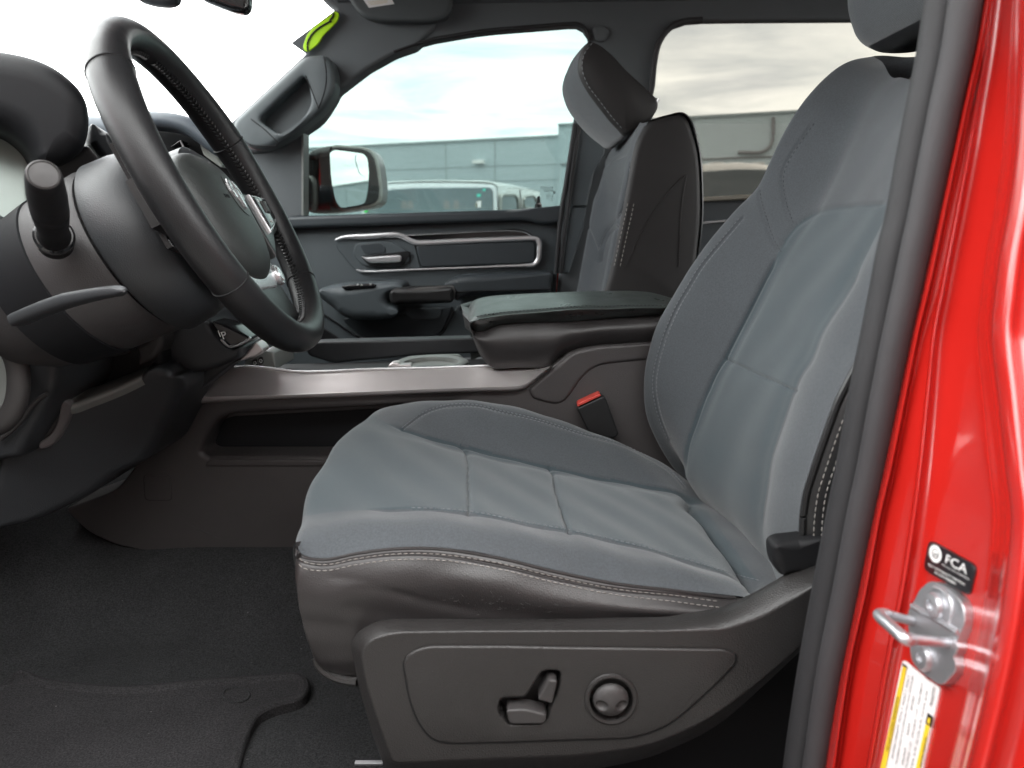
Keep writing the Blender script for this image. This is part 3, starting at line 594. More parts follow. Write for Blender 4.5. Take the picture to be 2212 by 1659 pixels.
# recesses: seat-shaped switch well and the round lumbar well are real holes in the face
well = rp(q('s', [(310,640,60),(345,548,60),(612,540,8),(780,265,60),(860,250,30),(965,255,50),(995,300,40),(975,420,10),(820,845,20),(420,848,30),(385,795,10),(320,740,40)]), 3, 6)
lum = arclen(cr(q('s', [(1535 + 240 * math.cos(a), 555 + 232 * math.sin(a)) for a in np.linspace(0, 2 * math.pi, 20, endpoint=False)]), 40, True), 40, True)
Ysh = lambda x, y: .540 + .000012 * (x - 1200)
def Lw(px, Y): return P(px, Y)
sheet = [Lw(so_, .605), Lw(so_, .566), Lw(so_ * .7 + si_ * .3, .554), Lw(mid_, .5465), Lw(so_ * .12 + si_ * .88, .5415), Lw(si_, .540)]
sg_i = 1 if area2(sheet[-1][:, [0, 2]]) > 0 else -1; ring_in = sheet[-1].copy(); n_i = inward(sheet[-1][:, [0, 2]][::sg_i])[::sg_i]; ring_in[:, 0] += n_i[:, 0] * .0015; ring_in[:, 2] += n_i[:, 1] * .0015; sheet.append(ring_in)
face_hole = [Lw(h + (h - h.mean(0)) * .03, .540) for h in (well, lum)]
V1, F1 = join(loops(sheet, False, False), fill([ring_in] + face_hole))
panel_px = rp(q('j', [(768,1015,10),(790,965,20),(845,930,20),(930,905,20),(1400,905)]) + q('k', [(300,912),(1350,925,16),(1425,955,16),(1425,1010,20),(1290,1150,30),(1010,1400,60),(790,1478,30)]) + q('j', [(1300,1508),(1050,1512,20),(950,1490,30),(870,1400,40),(810,1250,20)]), 12)
shield = mk('side_shield', (V1, F1), M['plastic'], seat, 80)
pan = holed(panel_px, [well, lum], .5375, .004, .0022, .020, .0022)
mk('switch_panel', pan, M['plastic'], shield, 45)
gpp = panel_px + (panel_px - panel_px.mean(0)) * .004; mk('panel_groove', fill([P(gpp, .5393)] + [P(h + (h - h.mean(0)) * .03, .5393) for h in (well, lum)]), M['black'], shield)
# switches
b1_ = slab(rp(q('s', [(398,705,20),(420,682,14),(560,676,20),(640,682,20),(845,735,10),(820,838,16),(425,842,16)]), 3), .5325, .015, .0022); mk('seat_switch', b1_, M['greytan'], seat)
b2_ = slab(rp(q('s', [(845,375,16),(870,355,12),(935,360,16),(955,385,14),(905,600,40),(870,612,10),(755,580,20),(745,550,20)]), 3), .5335, .015, .0022); mk('recline_switch', b2_, M['greytan'], seat)
kc = P(q('s', [(1535, 560)])[0], .5375); kr = .0158
nr, na = 26, 72; G = np.zeros((nr, na, 3)); TH = np.linspace(0, 2 * math.pi, na, endpoint=False)
for i in range(nr):
    f = i / (nr - 1); r = kr * math.sin(f * math.pi / 2)
    for j, a in enumerate(TH):
        x, z = r * math.cos(a), r * math.sin(a); d = .0085 * math.cos(f * math.pi / 2)
        for sx in (-1, 1):
            dd = math.hypot((x - sx * .0086) / .0052, (z + .0018) / .0052); d -= .0042 * max(0, 1 - dd ** 2) ** .8 if dd < 1 else 0
        G[i, j] = kc + arr([x, -d, z])
Vk, Fk = grid(G, False, True); Fk.append(tuple((nr - 1) * na + j for j in range(na)))
knob = mk('lumbar_knob', (Vk, Fk), M['greytan'], seat, 60)
ring = P(arclen(cr(q('s', [(1537 + 262 * math.cos(a), 557 + 252 * math.sin(a)) for a in np.linspace(0, 2 * math.pi, 24, endpoint=False)]), 60, True), 60, True), .5378)
mk('knob_surround', sweep(ring, .0026, 8, True, up=(0, 1, 0)), M['plastic'], seat)
# belt buckle beside the seat
bx = lambda pts: q('g', pts)
mk('belt_buckle', slab(rp(bx([(428,1118,6),(590,1042,8),(612,1060,6),(692,1285,8),(655,1310,6),(500,1270,10)]), 4), 1.082, .022, .003), M['black_leather'], seat)
bkl = seat.children[-1]
mk('release_button', slab(rp(bx([(432,1110,3),(436,1088,6),(570,1026,8),(584,1040,3)]), 2), 1.079, .02, .003), M['red_button'], bkl)
mk('seat_base', box((-.12, .64, Z(-.60)), (.33, 1.02, Z(-.40)), .02), M['black'], seat)
rail = P([(766,1648),(826,1646)], .60); mk('seat_rail', box(rail[0] + arr([0, 0, -.003]), rail[1] + arr([0, .004, -.0015]), .0004), M['zinc'], seat)
# ================================================================== PASSENGER SEAT
pas = thing('passenger_seat', 'far grey cloth front seat seen from its dark leather side behind the armrest', 'car seat', (0.24, 1.64, Z(-.62)))
hpx = q('c', [(500,252),(455,275),(410,325),(365,400),(338,470),(326,540),(330,610),(352,690),(405,785),(470,850),(550,890),(632,906),(700,905),(770,862),(850,800),(905,740),(938,660),(928,612),(880,560),(750,440),(640,325),(565,270),(520,250)])
dpx = q('c', [(505,252),(465,310),(447,380),(450,440),(490,530),(560,630),(640,735),(690,790),(735,835),(790,815),(860,770),(915,710),(938,660),(928,612),(880,560),(750,440),(640,325),(565,270),(525,252)])
# dark side panel is the near end; the grey wedge runs on towards the far side and forwards
hprof = arr(dpx)
c0 = cr(hprof, 110, True); W0 = P(c0, 1.50)
HA, HB = P(q('c', [(505, 252)])[0], 1.5)[[0, 2]], P(q('c', [(735, 835)])[0], 1.5)[[0, 2]]; HL = np.linalg.norm(HB - HA); HD = (HB - HA) / HL; Ls = []
nin = inward(W0[:, [0, 2]]); nin *= 1 if area2(W0[:, [0, 2]]) > 0 else -1
for y, ins, fwd in [(0, .006, 0), (.003, .0025, 0), (.008, .0005, 0), (.018, -.001, .001), (.05, -.004, .004), (.10, -.006, .010), (.16, -.004, .014), (.21, .002, .014), (.245, .012, .012), (.262, .026, .010), (.268, .042, .008)]:
    o = W0.copy(); ss_ = np.clip(((W0[:, [0, 2]] - HA) @ HD) / HL, 0, 1); pu = fwd * (.9 + 3.2 * ss_ * (1 - ss_)); o[:, 0] += nin[:, 0] * ins - pu; o[:, 2] += nin[:, 1] * ins - pu * .55; o[:, 1] += y; Ls.append(o)
ph = mk('headrest', loops(Ls, True, True), M['fabric'], pas, 50); ph.data.materials.append(M['dull'])
for p in ph.data.polygons:
    if p.center.y + pas.location.y < 1.5165: p.material_index = 1
side_c = lambda off: P(cr(q('c', [(520,262),(468,330),(452,420),(482,520),(556,622),(636,727),(700,800)]), 60) + arr([off, 0]), 1.4995)
mk('headrest_stitching', dashes(side_c(3.5), .010, .007, .0008), M['grey_thread'], ph)
for xy in [(880,760,.0),(835,800,.0)]: pass
for y in (1.56, 1.70): mk('headrest_post', lathe([(.006, -.1), (.006, .06)], P(q('c', [(860,790)])[0], y), (.35, 0, 1), 12), M['chrome'], pas)
side_poly = q('c', [(868,752,30),(975,722,20),(1082,704,20),(1130,745,30),(1180,900,60),(1196,990,30),(1208,1180,40),(1206,1380,30),(1165,1760),(1150,1960),(560,1960),(655,1640,40),(700,1400,60),(742,1180,60),(772,1000,60),(800,870,40)])
sp = arclen(rp(side_poly, 30, 8), 200, True); W1 = P(sp, 1.405); nin = inward(W1[:, [0, 2]]); nin *= 1 if area2(W1[:, [0, 2]]) > 0 else -1; Ls = []
for y, ins in [(0, .012), (.002, .005), (.010, 0)]:
    o = W1.copy(); o[:, 0] += nin[:, 0] * ins; o[:, 2] += nin[:, 1] * ins; o[:, 1] += y; Ls.append(o)
mk('leather_side', loops(Ls, True, True), M['dull'], pas, 55)
# side facet line of the back panel
mk('side_seam', sweep(P(cr(q('c', [(1100,1085),(1010,1180),(890,1340),(800,1500),(742,1660)]), 40), 1.4045), .0009, 6), M['leather'], pas)
mk('map_pocket_edge', sweep(P(cr(q('c', [(1112,1090),(1085,1250),(1070,1450),(1062,1660)]), 30), 1.404), .0010, 6), M['leather'], pas)
# grey cloth front: lofted across from the near edge to the far edge
fn = q('c', [(873,758),(815,850),(780,985),(752,1180),(712,1390),(668,1620),(600,1960)])
f0 = P(fn, 1.412)
f1 = f0 + arr([[-.006, .03, .002]] * 3 + [[-.012, .03, 0]] * 4)
f2 = f0 + arr([[.000, .10, .012]] * 2 + [[-.004, .10, 0]] * 1 + [[.012, .10, 0]] * 1 + [[.02, .11, 0]] * 3)
f3 = f0 + arr([[.004, .24, .016]] * 2 + [[0, .24, 0]] * 1 + [[.018, .24, 0]] * 1 + [[.024, .24, 0]] * 3)
f4 = f0 + arr([[.000, .37, .012]] * 2 + [[-.004, .37, 0]] * 1 + [[.012, .37, 0]] * 1 + [[.02, .36, 0]] * 3)
f5 = f0 + arr([[-.004, .44, .0]] * 3 + [[-.015, .44, 0]] * 4)
f6 = f0 + arr([[.02, .475, -.02]] * 3 + [[.0, .48, 0]] * 4); f7 = f6 + arr([.10, .0, 0])
T1 = cr(q('c', [(790,870),(690,925),(615,960),(600,1030)]), 30); T2 = cr(q('c', [(745,965),(640,1010),(575,1060),(530,1180),(512,1310),(495,1380),(560,1560)]), 50); T3 = cr(q('c', [(755,985),(745,1150),(720,1290),(600,1450),(560,1560)]), 50)
T4 = cr(q('c', [(690,1400),(640,1425),(600,1480),(565,1640)]), 30)
pfv = loft([f0, f1, f2, f3, f4, f5, f6, f7], 140, 140, [(T2, 2.2, .003, True), (T3, 2.2, .003, True, .5), (T4, 2.5, .006, True, .6)], facing=(-1, -.2, .1))
pf = mk('backrest', pfv, M['fabric'], pas, 60)
pst = []
for l in (T2 + arr([2, 0]), T3 + arr([2, 0])):
    c = on_surf(pfv, l)
    if len(c) > 3: pst.append(dashes(c, .009, .006, .0008))
[mk('stitching', x, M['grey_thread'], pf) for x in pst]
W2 = W1.copy(); Ls = []
cap = np.vstack([f0 + arr([0, 0, 0])]);
bs = [f0 + arr([0, .0, 0]), f0 + arr([.05, .1, .01]), f0 + arr([.05, .36, .01]), f7]
# back shell (rear face) and top roll
re = q('c', [(868,752),(975,722),(1082,704),(1135,750),(1182,900),(1198,990),(1209,1180),(1207,1380),(1165,1760),(1150,1960)])
g0 = P(re, 1.41); rows_ = [g0, g0 + arr([.006, .03, .004]), g0 + arr([.012, .22, .006]), g0 + arr([.006, .42, .004]), g0 + arr([-.02, .47, -.02])]
mk('back_shell', loft(rows_, 120, 60, facing=(1, 0, .2)), M['black_leather'], pas, 60)
ed = P(cr(q('c', [(648,1660),(688,1470),(722,1320),(735,1250)]), 40), 1.4035)
[mk('double_stitching', dashes(ed + arr([e_, 0, 0]), .009, .0065, .0009), M['thread'], pas) for e_ in (.004, .016)]
mk('cushion', box((-.20, 1.42, Z(-.58)), (.25, 1.86, Z(-.335)), .05), M['fabric'], pas)

# ================================================================== STEERING WHEEL
WC = arr([-.336, .84, EYE + .040]); T_ = .456; YW = -.095; WR = .1845
wd = arr([-math.sin(T_), 0, math.cos(T_)]); we = arr([math.sin(YW), math.cos(YW), 0]); we = we - wd * (we @ wd); we /= np.linalg.norm(we)
wn = np.cross(wd, we); wn = wn if wn[0] > 0 else -wn
def WP(a, b, c): a, b, c = arr(a), arr(b), arr(c); return WC + a[..., None] * we + b[..., None] * wd + c[..., None] * wn
wheel = thing('steering_wheel', 'black leather steering wheel with silver emblem and perforated stitched rim', 'steering wheel', WC)
ang = np.linspace(0, 2 * math.pi, 160, endpoint=False)
rr = np.full(160, .0182)
rim_c = WP(WR * np.sin(ang), WR * np.cos(ang), np.zeros(160))
def rimtube():
    m, n = 200, 28; V = np.zeros((m, n, 3))
    for i, a in enumerate(np.linspace(0, 2 * math.pi, m, endpoint=False)):
        er = math.sin(a) * we + math.cos(a) * wd; c = WC + WR * er
        grip = 1 + .10 * math.exp(-((math.cos(a) - .55) / .25) ** 2)
        for j, p in enumerate(np.linspace(0, 2 * math.pi, n, endpoint=False)):
            r1, r2 = .0172 * grip, .0195 * grip
            d = 0
            for sa in (.62, -.62, 2.05, -2.05):
                d -= .0009 * math.exp(-(((a - sa + math.pi) % (2 * math.pi) - math.pi) * WR / .0011) ** 2)
            if math.cos(p) < -.9: d -= .0008 * math.exp(-((p - math.pi) / .09) ** 2)
            V[i, j] = c + (r1 + d) * math.cos(p) * er + (r2 + d) * math.sin(p) * wn
    return grid(V, True, True)
rim = mk('rim', rimtube(), M['wheel_leather'], wheel, 60)
def baseball():
    out = []
    for a in np.arange(.1, 2 * math.pi, .034):
        er = math.sin(a) * we + math.cos(a) * wd; ta = math.cos(a) * we - math.sin(a) * wd; c = WC + (WR - .0182) * er
        for s in (-1, 1):
            p0 = c + s * .0045 * wn + .0004 * er; p1 = c - .0004 * er + ta * .0028
            out.append(sweep(arr([p0, (p0 + p1) / 2 - er * .0006, p1]), [.0007, .0014, .0010], 5, up=tuple(er)))
    return join(*out)
for px_ in ((244, 155), (495, 615), (503, 305), (655, 605)):
    a_ = np.linspace(0, 2 * math.pi, 720); pts_ = WP(WR * np.sin(a_), WR * np.cos(a_), np.zeros(720)); k_ = np.argmin(((proj(pts_) - arr(px_)) ** 2).sum(1)); er = math.sin(a_[k_]) * we + math.cos(a_[k_]) * wd
    g_ = 1 + .10 * math.exp(-((math.cos(a_[k_]) - .55) / .25) ** 2)
    mk('rim_seam', sweep(arr([pts_[k_] + .0172 * g_ * math.cos(p) * er + .0195 * g_ * math.sin(p) * wn for p in np.linspace(0, 2 * math.pi, 40, endpoint=False)]), .0011, 6, True, up=tuple(math.cos(a_[k_]) * we - math.sin(a_[k_]) * wd)), M['black'], rim)
mk('rim_stitching', baseball(), M['black_leather'], rim)
# airbag cover: domed pad
def pad(ctr, ha, hb, hc, pw, base, nr=16, na=72, lean=0, top=1.0):
    G = np.zeros((nr, na, 3))
    for i in range(nr):
        f = i / (nr - 1)
        for j, t in enumerate(np.linspace(0, 2 * math.pi, na, endpoint=False)):
            ct, st_ = math.cos(t), math.sin(t); x = np.sign(ct) * abs(ct) ** (2 / pw); y = np.sign(st_) * abs(st_) ** (2 / pw)
            wdt = 1 + lean * y
            s = math.sin(f * math.pi / 2) ** .8; h = math.cos(f * math.pi / 2) ** .7
            G[i, j] = WP(ctr[0] + ha * x * s * wdt, ctr[1] + hb * y * s, base + hc * h)
    V, F = grid(G, False, True); return V, F
def pad2(ctr, ha, hb, hc, pw, base, lean=0): 
    V, F = pad(ctr, ha, hb, hc, pw, base, lean=lean); na = 72; n0 = len(V) - na
    V = np.vstack([V, V[n0:] - wn * .03]); F = F + [(n0 + i, n0 + (i + 1) % na, n0 + na + (i + 1) % na, n0 + na + i) for i in range(na)]
    return V, F
padv = pad2((-.014, -.026), .080, .079, .030, 2.6, -.016, .10)
airbag = mk('airbag_cover', padv, M['pad'], wheel, 60)
# emblem on the pad: silver shield with a ram's-head outline
def on_pad(a, b): 
    y = (b + .026) / .079; x = (a + .014) / (.080 * (1 + .1 * y)); r = min(.98, (abs(x) ** 2.6 + abs(y) ** 2.6) ** (1 / 2.6)); f = math.asin(min(1, r ** 1.25)) / (math.pi / 2)
    return -.016 + .030 * math.cos(f * math.pi / 2) ** .7
def decal(pts, h, lift=.0002, bev=.0004):
    top = arr([WP(p[0], p[1], on_pad(*p) + lift + h) for p in pts]); bot = arr([WP(p[0], p[1], on_pad(*p) + lift - .003) for p in pts])
    c = arr(pts).mean(0); inn = arr([WP(c[0] + (p[0] - c[0]) * .9, c[1] + (p[1] - c[1]) * .9, on_pad(c[0] + (p[0] - c[0]) * .9, c[1] + (p[1] - c[1]) * .9) + lift + h * 1.15) for p in pts])
    return loops([bot, top, inn], False, True)
em0 = -.004
horn = []
for s in (-1, 1):
    horn.append(decal([(s * .003, em0 + .017), (s * .012, em0 + .018), (s * .019, em0 + .012), (s * .021, em0 + .002), (s * .016, em0 - .007), (s * .011, em0 - .005), (s * .014, em0 + .003), (s * .012, em0 + .009), (s * .005, em0 + .008)], .0022))
horn.append(decal([(-.004, em0 + .006), (.004, em0 + .006), (.006, em0 - .004), (.0035, em0 - .016), (0, em0 - .019), (-.0035, em0 - .016), (-.006, em0 - .004)], .0026))
mk('emblem', join(*horn), M['chrome'], airbag)
e1 = decal([(x * .027, em0 + y * .027) for x, y in [(math.cos(t), math.sin(t)) for t in np.linspace(0, 2 * math.pi, 28, endpoint=False)]], .0006)
mk('emblem_recess', e1, M['leather'], airbag)
def wheel_text(s, a, b, size):
    o = WP(a, b, on_pad(a, b)); ox = WP(a + .004, b, on_pad(a + .004, b)); oy = WP(a, b + .004, on_pad(a, b + .004))
    return text_vf(s, size, frame(o, ox - o, oy - o), .0004)
mk('lettering', wheel_text('AIRBAG', .022, -.074, .0075), M['black'], airbag)
mk('mark', wheel_text('RAM', -.050, -.012, .0065), M['black'], airbag)
# spokes and trim
def wplate(ab, c, th, bev=.002):
    ab = rp(ab, .006, 4); n = inward(ab) * (1 if area2(ab) > 0 else -1); Ls = [WP(ab[:, 0], ab[:, 1], np.full(len(ab), c - th))]
    for k in range(4): t = k / 3 * math.pi / 2; e = ab + n * bev * (1 - math.cos(t)); Ls.append(WP(e[:, 0], e[:, 1], np.full(len(e), c - bev + bev * math.sin(t))))
    return loops(Ls, True, True)
for s in (-1, 1):
    lo_c = 0 if s > 0 else -.018
    mk('spoke', wplate([(s * .070, .012), (s * .172, .014), (s * .176, -.034), (s * .128, -.046), (s * .078, -.078)], .003 + lo_c, .016, .004), M['black_leather'], wheel)
    tr = mk('spoke_trim', wplate([(s * .088, .008), (s * .158, .009), (s * .160, -.026), (s * .120, -.040), (s * .094, -.046)], .0085 + lo_c, .012, .003), M['chrome'], wheel)
    sw = mk('switch_pad', wplate([(s * .091, .004), (s * .153, .005), (s * .154, -.022), (s * .118, -.036), (s * .096, -.041)], .0105 + lo_c, .008, .002), M['gloss_black'], wheel)
    mk('switch', wplate([(s * .112, -.001), (s * .128, -.001), (s * .128, -.018), (s * .112, -.018)], .0135 + lo_c, .006, .003), M['greytan'], sw)
    if s > 0:
        o = WP(.098, -.004, .0108); [mk('icon', x_, M['white'], sw) for x_ in (text_vf('SET', .0055, frame(o, we, wd), .0002), text_vf('RES', .0055, frame(WP(.130, -.004, .0108), we, wd), .0002), text_vf('CNCL', .005, frame(WP(.108, -.032, .0108), we, wd), .0002))]
    mk('shift_paddle', wplate([(s * .098, .048), (s * .136, .060), (s * .142, -.050), (s * .106, -.058)], -.034, .006, .002), M['gloss_black'], wheel)
mk('lower_spoke', wplate([(-.056, -.088), (.056, -.088), (.074, -.150), (.066, -.176), (-.066, -.176), (-.074, -.150)], -.008, .014, .004), M['black_leather'], wheel)
mk('lower_trim', wplate([(-.070, -.080), (.070, -.080), (.060, -.104), (.036, -.116), (-.036, -.116), (-.060, -.104)], -.006, .012, .003), M['chrome'], wheel)
mk('horn_button', lathe([(.0001, .0135), (.009, .013), (.0105, .011), (.0125, .011), (.0135, .009), (.0135, 0)], WP(.066, -.100, -.014), tuple(wn), 30), M['chrome'], wheel)
mk('hub', lathe([(.07, 0), (.085, -.01), (.088, -.045), (.07, -.055)], WP(0, -.02, 0.0), tuple(wn), 40), M['soft'], wheel)

# ================================================================== STEERING COLUMN
colm = thing('steering_column', 'dark plastic column shroud with wiper stalk behind the steering wheel', 'steering column', WP(0, -.02, -.2))
def tube_along(prof, off, flat=1.12):
    """lathe around the column axis, stretched up and down the wheel plane"""
    return lathe(prof, WP(0, off, 0.0), tuple(wn), 64, flat=(tuple(we), flat))
mk('rear_shroud', tube_along([(.05, -.050), (.086, -.052), (.097, -.060), (.103, -.085), (.105, -.113), (.101, -.117), (.08, -.117)], -.012, 1.0), M['soft'], colm, 50)
mk('front_shroud', tube_along([(.085, -.120), (.098, -.121), (.101, -.128), (.095, -.20), (.078, -.27), (.06, -.30)], -.010, 1.0), M['shroud'], colm, 50)
mk('shroud_band', tube_along([(.0945, -.185), (.0978, -.188), (.089, -.242), (.085, -.242)], -.010, 1.0), M['hood'], colm, 50)
sb, stp = P((118, 515), .70), P((94, 378), .555); ax = stp - sb; Ln = np.linalg.norm(ax); ax /= Ln
stalk = mk('wiper_stalk', lathe([(.016, -.02), (.0165, .0), (.016, .008), (.0140, .012), (.0128, .035), (.0136, .05), (.0146, Ln * .42), (.0150, Ln * .5), (.0145, Ln * .505), (.0145, Ln * .515), (.0150, Ln * .52), (.0146, Ln * .75), (.0132, Ln * .93), (.0122, Ln * .99), (.0114, Ln)], sb, tuple(ax), 44), M['black'], colm, 50)
mk('end_cap', lathe([(.0114, Ln - .001), (.0114, Ln + .0012), (.0102, Ln + .0022), (.0096, Ln + .0014), (.0001, Ln + .0026)], sb, tuple(ax), 44), M['greytan'], stalk, 50)
mk('stalk_collar', lathe([(.0155, .0), (.0178, .003), (.0178, .009), (.0158, .011)], sb, tuple(ax), 40), M['gloss_black'], stalk)
tl = P([(40,690),(95,667),(150,648),(185,640),(220,633),(250,629),(267,628)], np.linspace(.66, .56, 7))
mk('tilt_lever', sweep(cr(tl, 40), np.r_[np.full(18, .0066), np.linspace(.0064, .0046, 18), .004, .0035, .0025, .001], 14, flat=1.5, up=(0, 0, 1), power=3), M['soft'], colm, 60)

# ================================================================== DASHBOARD
dash = thing('dashboard', 'dark soft plastic dashboard with hooded gauge cluster left of the steering wheel', 'dashboard', (-.75, 1.25, Z(-.3)))
hood_px = cr([(-90,90),(-40,94),(20,102),(70,113),(115,131),(152,156),(180,184),(196,213),(202,247),(200,283),(188,318),(165,340),(135,354),(100,358),(80,346),(66,322),(45,300),(20,283),(-20,270),(-60,264),(-110,258),(-120,170)], 110, True)
mk('gauge_hood', slab(hood_px, .83, .20, .030, 8, None, -.16), M['hood'], dash, 60)
lens_px = [(-60,288),(0,282,8),(27,289,8),(46,303,14),(64,327,10),(62,360,14),(58,400,14),(62,445,10),(74,480,8),(40,482,20),(0,490),(-60,500)]
lz = lambda x, y: .90 + (x - 60) * .00014 - (y - 390) * .0002
mk('gauge_lens', slab(rp(lens_px, 8), lz, .02, .006), M['lens'], dash)
mk('lens_rim', sweep(P(cr([(-40,500),(0,492),(40,484),(76,481),(92,474)], 30), .83), .006, 10), M['pale_plastic'], dash)
mk('cluster_side', slab(rp([(190,310,10),(243,369,10),(275,400),(250,430),(199,412,10),(160,460),(110,440),(110,345),(150,340)], 6), .90, .03, .008, 4, None, -.03), M['greytan'], dash)
mk('cluster_shoulder', slab(rp([(196,262,10),(225,272,14),(246,290,14),(265,330,14),(280,372,20),(270,400,20),(241,372,10),(190,306,10)], 8), .95, .10, .030, 7, None, -.07), M['soft'], dash, 60)
mk('dash_top', slab(rp([(120,246),(203,246,10),(229,249,10),(262,268),(420,275),(455,300),(470,330),(450,420),(200,420),(120,300)], 8), 1.15, .4, .02, 6, None, -.30), M['dashtop'], dash, 60)
# centre pad: a rolled lip over a dark shelf
lip = P(cr([(296,262),(337,262),(379,266),(413,276),(438,291),(470,315),(520,345)], 40), 1.10)
mk('dash_lip', sweep(lip, .014, 16, flat=1.6), M['dashtop'], dash, 60)
mk('centre_stack', slab(rp([(290,275),(360,276),(415,286),(470,322),(530,365),(560,420),(560,700),(300,700)], 10), 1.14, .25, .006, 4, None, -.14), M['black'], dash)
mk('vent', slab(rp(q('m', [(1640,445,4),(1740,370,6),(1760,380,4),(1790,460,3)]), 3), 1.12, .02, .002), M['gloss_black'], dash)
mk('vent_blade', sweep(P(q('m', [(1747,378),(1785,462)]), 1.115), .0016, 8), M['chrome'], dash)
mk('touchscreen', slab(rp(q('m', [(1912,348,6),(1990,385,6),(2155,612,6),(2140,640,4),(1965,515,5)]), 3), 1.118, .018, .002), M['screen'], dash)
# lower dashboard
mk('lower_panel', slab(rp([(-80,430),(40,500,30),(120,560),(200,700,30),(120,770,20),(118,840,20),(100,880),(40,990),(-80,1010)], 10), .86, .30, .012), M['soft'], dash)
mk('column_opening', slab(rp([(110,620),(340,640),(350,800),(120,890)], 10), .99, .08, .006), M['black'], dash)
for (a, b, c, d) in [((205,768), .022, .98, 'bracket'), ((250,757), .016, .975, 'bracket')]:
    mk(d, slab(rp([(a[0]-18,a[1]-16,8),(a[0]+16,a[1]-22,8),(a[0]+22,a[1]+8,8),(a[0]-14,a[1]+16,8)], 6), c, .03, .006), M['greytan'], dash)
mk('bracket', slab(rp([(114,726,5),(140,740,8),(138,748,4),(116,744,4)], 4), .93, .02, .003), M['greytan'], dash); mk('bracket', slab(rp([(118,776,5),(160,782,8),(132,802,6),(120,800,4)], 4), .93, .02, .003), M['greytan'], dash)
knee = q('n', [(0,1190,20),(110,1100,60),(230,980,60),(330,840,60),(420,750,40),(520,690,20),(600,745,30),(720,770,20),(780,800,10),(1100,690,40),(1400,560,40),(1530,470,40),(1640,400,50),(1800,440,60),(1870,490,40),(1960,500,20),(2010,640,40),(1700,1250,80),(1610,1400,60),(1480,1480,60),(1240,1570,60),(1000,1790,60),(300,2130,60),(-200,2200)])
k0, k1, k2 = P((0, 800), .86), P((300, 800), .95), P((0, 1100), .884); kn_v = np.cross(k1 - k0, k2 - k0)
def kY(x, y): r = ray((x, y)); e = arr([0, 0, EYE]); return float((r * (((k0 - e) @ kn_v) / (r @ kn_v)))[1])
mk('knee_panel', slab(rp(knee, 20, 6), kY, .12, .012, 6), M['soft'], dash, 55)
top = [p for p in q('n', [(560,720),(660,770),(770,805),(1000,730),(1250,635),(1420,560),(1560,490)])]
tf = cr(top, 50); a0 = P(tf, [kY(*p) - .002 for p in tf]); a1 = a0 + arr([0, .05, .012]); a2 = a0 + arr([-.01, .085, -.01])
mk('knee_lip', loft([a0 + arr([0, .002, -.014]), a0 + arr([0, -.004, -.004]), a0 + arr([0, .006, .004]), a1, a2], 60, 24, facing=(0, -.3, 1)), M['pale_plastic'], dash, 60)  # highlight along the panel's top edge, put in as a pale colour
pullp = q('n', [(650,770,12),(680,762,12),(765,805,20),(755,890,30),(715,1010,40),(640,1160,50),(560,1260,40),(470,1300,30),(410,1285,20),(412,1225,20),(520,1165,40),(590,1070,40),(630,950,30),(645,850,20)])
mk('hood_release_well', slab(rp(q('n', [(515,700,8),(560,740,8),(640,765,8),(690,800,10),(680,960,40),(590,1120,40),(440,1240,20),(420,1215,10),(490,960,30),(520,820,20)]), 8), lambda x, y: kY(x, y) - .0015, .006, .002), M['greytan'], dash)
pull = mk('brake_release', slab(rp(pullp, 10), lambda x, y: kY(x, y) - .008, .012, .004, 5), pbr('taupe_lever_plastic', (.12, .11, .11), .45, bump=(430, .3, 'leather'), var=.06, vscale=12), dash)
rng_ = P(arclen(cr(q('n', [(-60,120),(40,150),(130,240),(190,400),(205,600),(165,820),(70,970),(-60,1050)]), 50), 50), .80)
vent = mk('air_vent', sweep(rng_, .0105, 16, flat=1.2, up=(0, 1, 0)), M['greytan'], dash)
mk('vent_disc', slab(rp(q('n', [(-60,230),(40,250,30),(90,330,40),(118,500,60),(110,700,40),(40,880,40),(-60,930)]), 10), .82, .02, .006), M['pale_plastic'], vent)
mk('panel_seam', sweep(P(cr(q('n', [(0,1190),(110,1105),(230,985),(330,845),(420,755),(515,695)]), 40), .853), .003, 8), M['greytan'], dash)
# right of the column
mk('column_trim', slab(rp(q('e', [(835,735,10),(1000,635,10),(1015,680,12),(1005,745,20),(955,830,20),(862,860,8),(850,800,10)]), 6), .985, .05, .008), M['greytan'], dash)
mk('centre_lower', slab(rp(q('e', [(1000,660,10),(1130,560,20),(1215,535,20),(1300,560,20),(1330,650,20),(1430,745,10),(1495,735,10),(1490,810,20),(1310,890,30),(1120,915,20),(1010,870,20),(950,835,10)]), 6), 1.02, .12, .012, 5), M['soft'], dash, 55)
sb_ = mk('switch_bank', slab(rp(q('e', [(1310,575,6),(1400,590,6),(1555,680,8),(1545,705,6),(1430,742,8),(1375,690,10)]), 4), 1.015, .04, .004), M['gloss_black'], dash)
mk('bank_edge', sweep(P(cr(q('e', [(1375,690),(1430,735),(1545,690),(1558,676)]), 20), 1.012), .0018, 8), M['chrome'], sb_)
o = P(q('e', [(1385,690)])[0], 1.011); [mk('icon', x_, M['white'], sb_) for x_ in (text_vf('P', .016, frame(o, (1, 0, .3), (-.2, 0, 1)), .0003), text_vf('I', .014, frame(P(q('e', [(1365,675)])[0], 1.011), (1, 0, .3), (-.2, 0, 1)), .0003))]
mk('bronze_inlay', slab(rp(q('e', [(1490,825,6),(1530,770,20),(1590,700,8),(1640,760,6),(1590,800,6)]), 4), 1.05, .03, .004), M['trim'], dash)
pk = q('e', [(1530,815),(1640,760),(1700,770),(1720,880),(1500,880)])
mk('shift_panel', slab(rp(pk, 6), 1.16, .1, .004), M['pale_plastic'], dash)
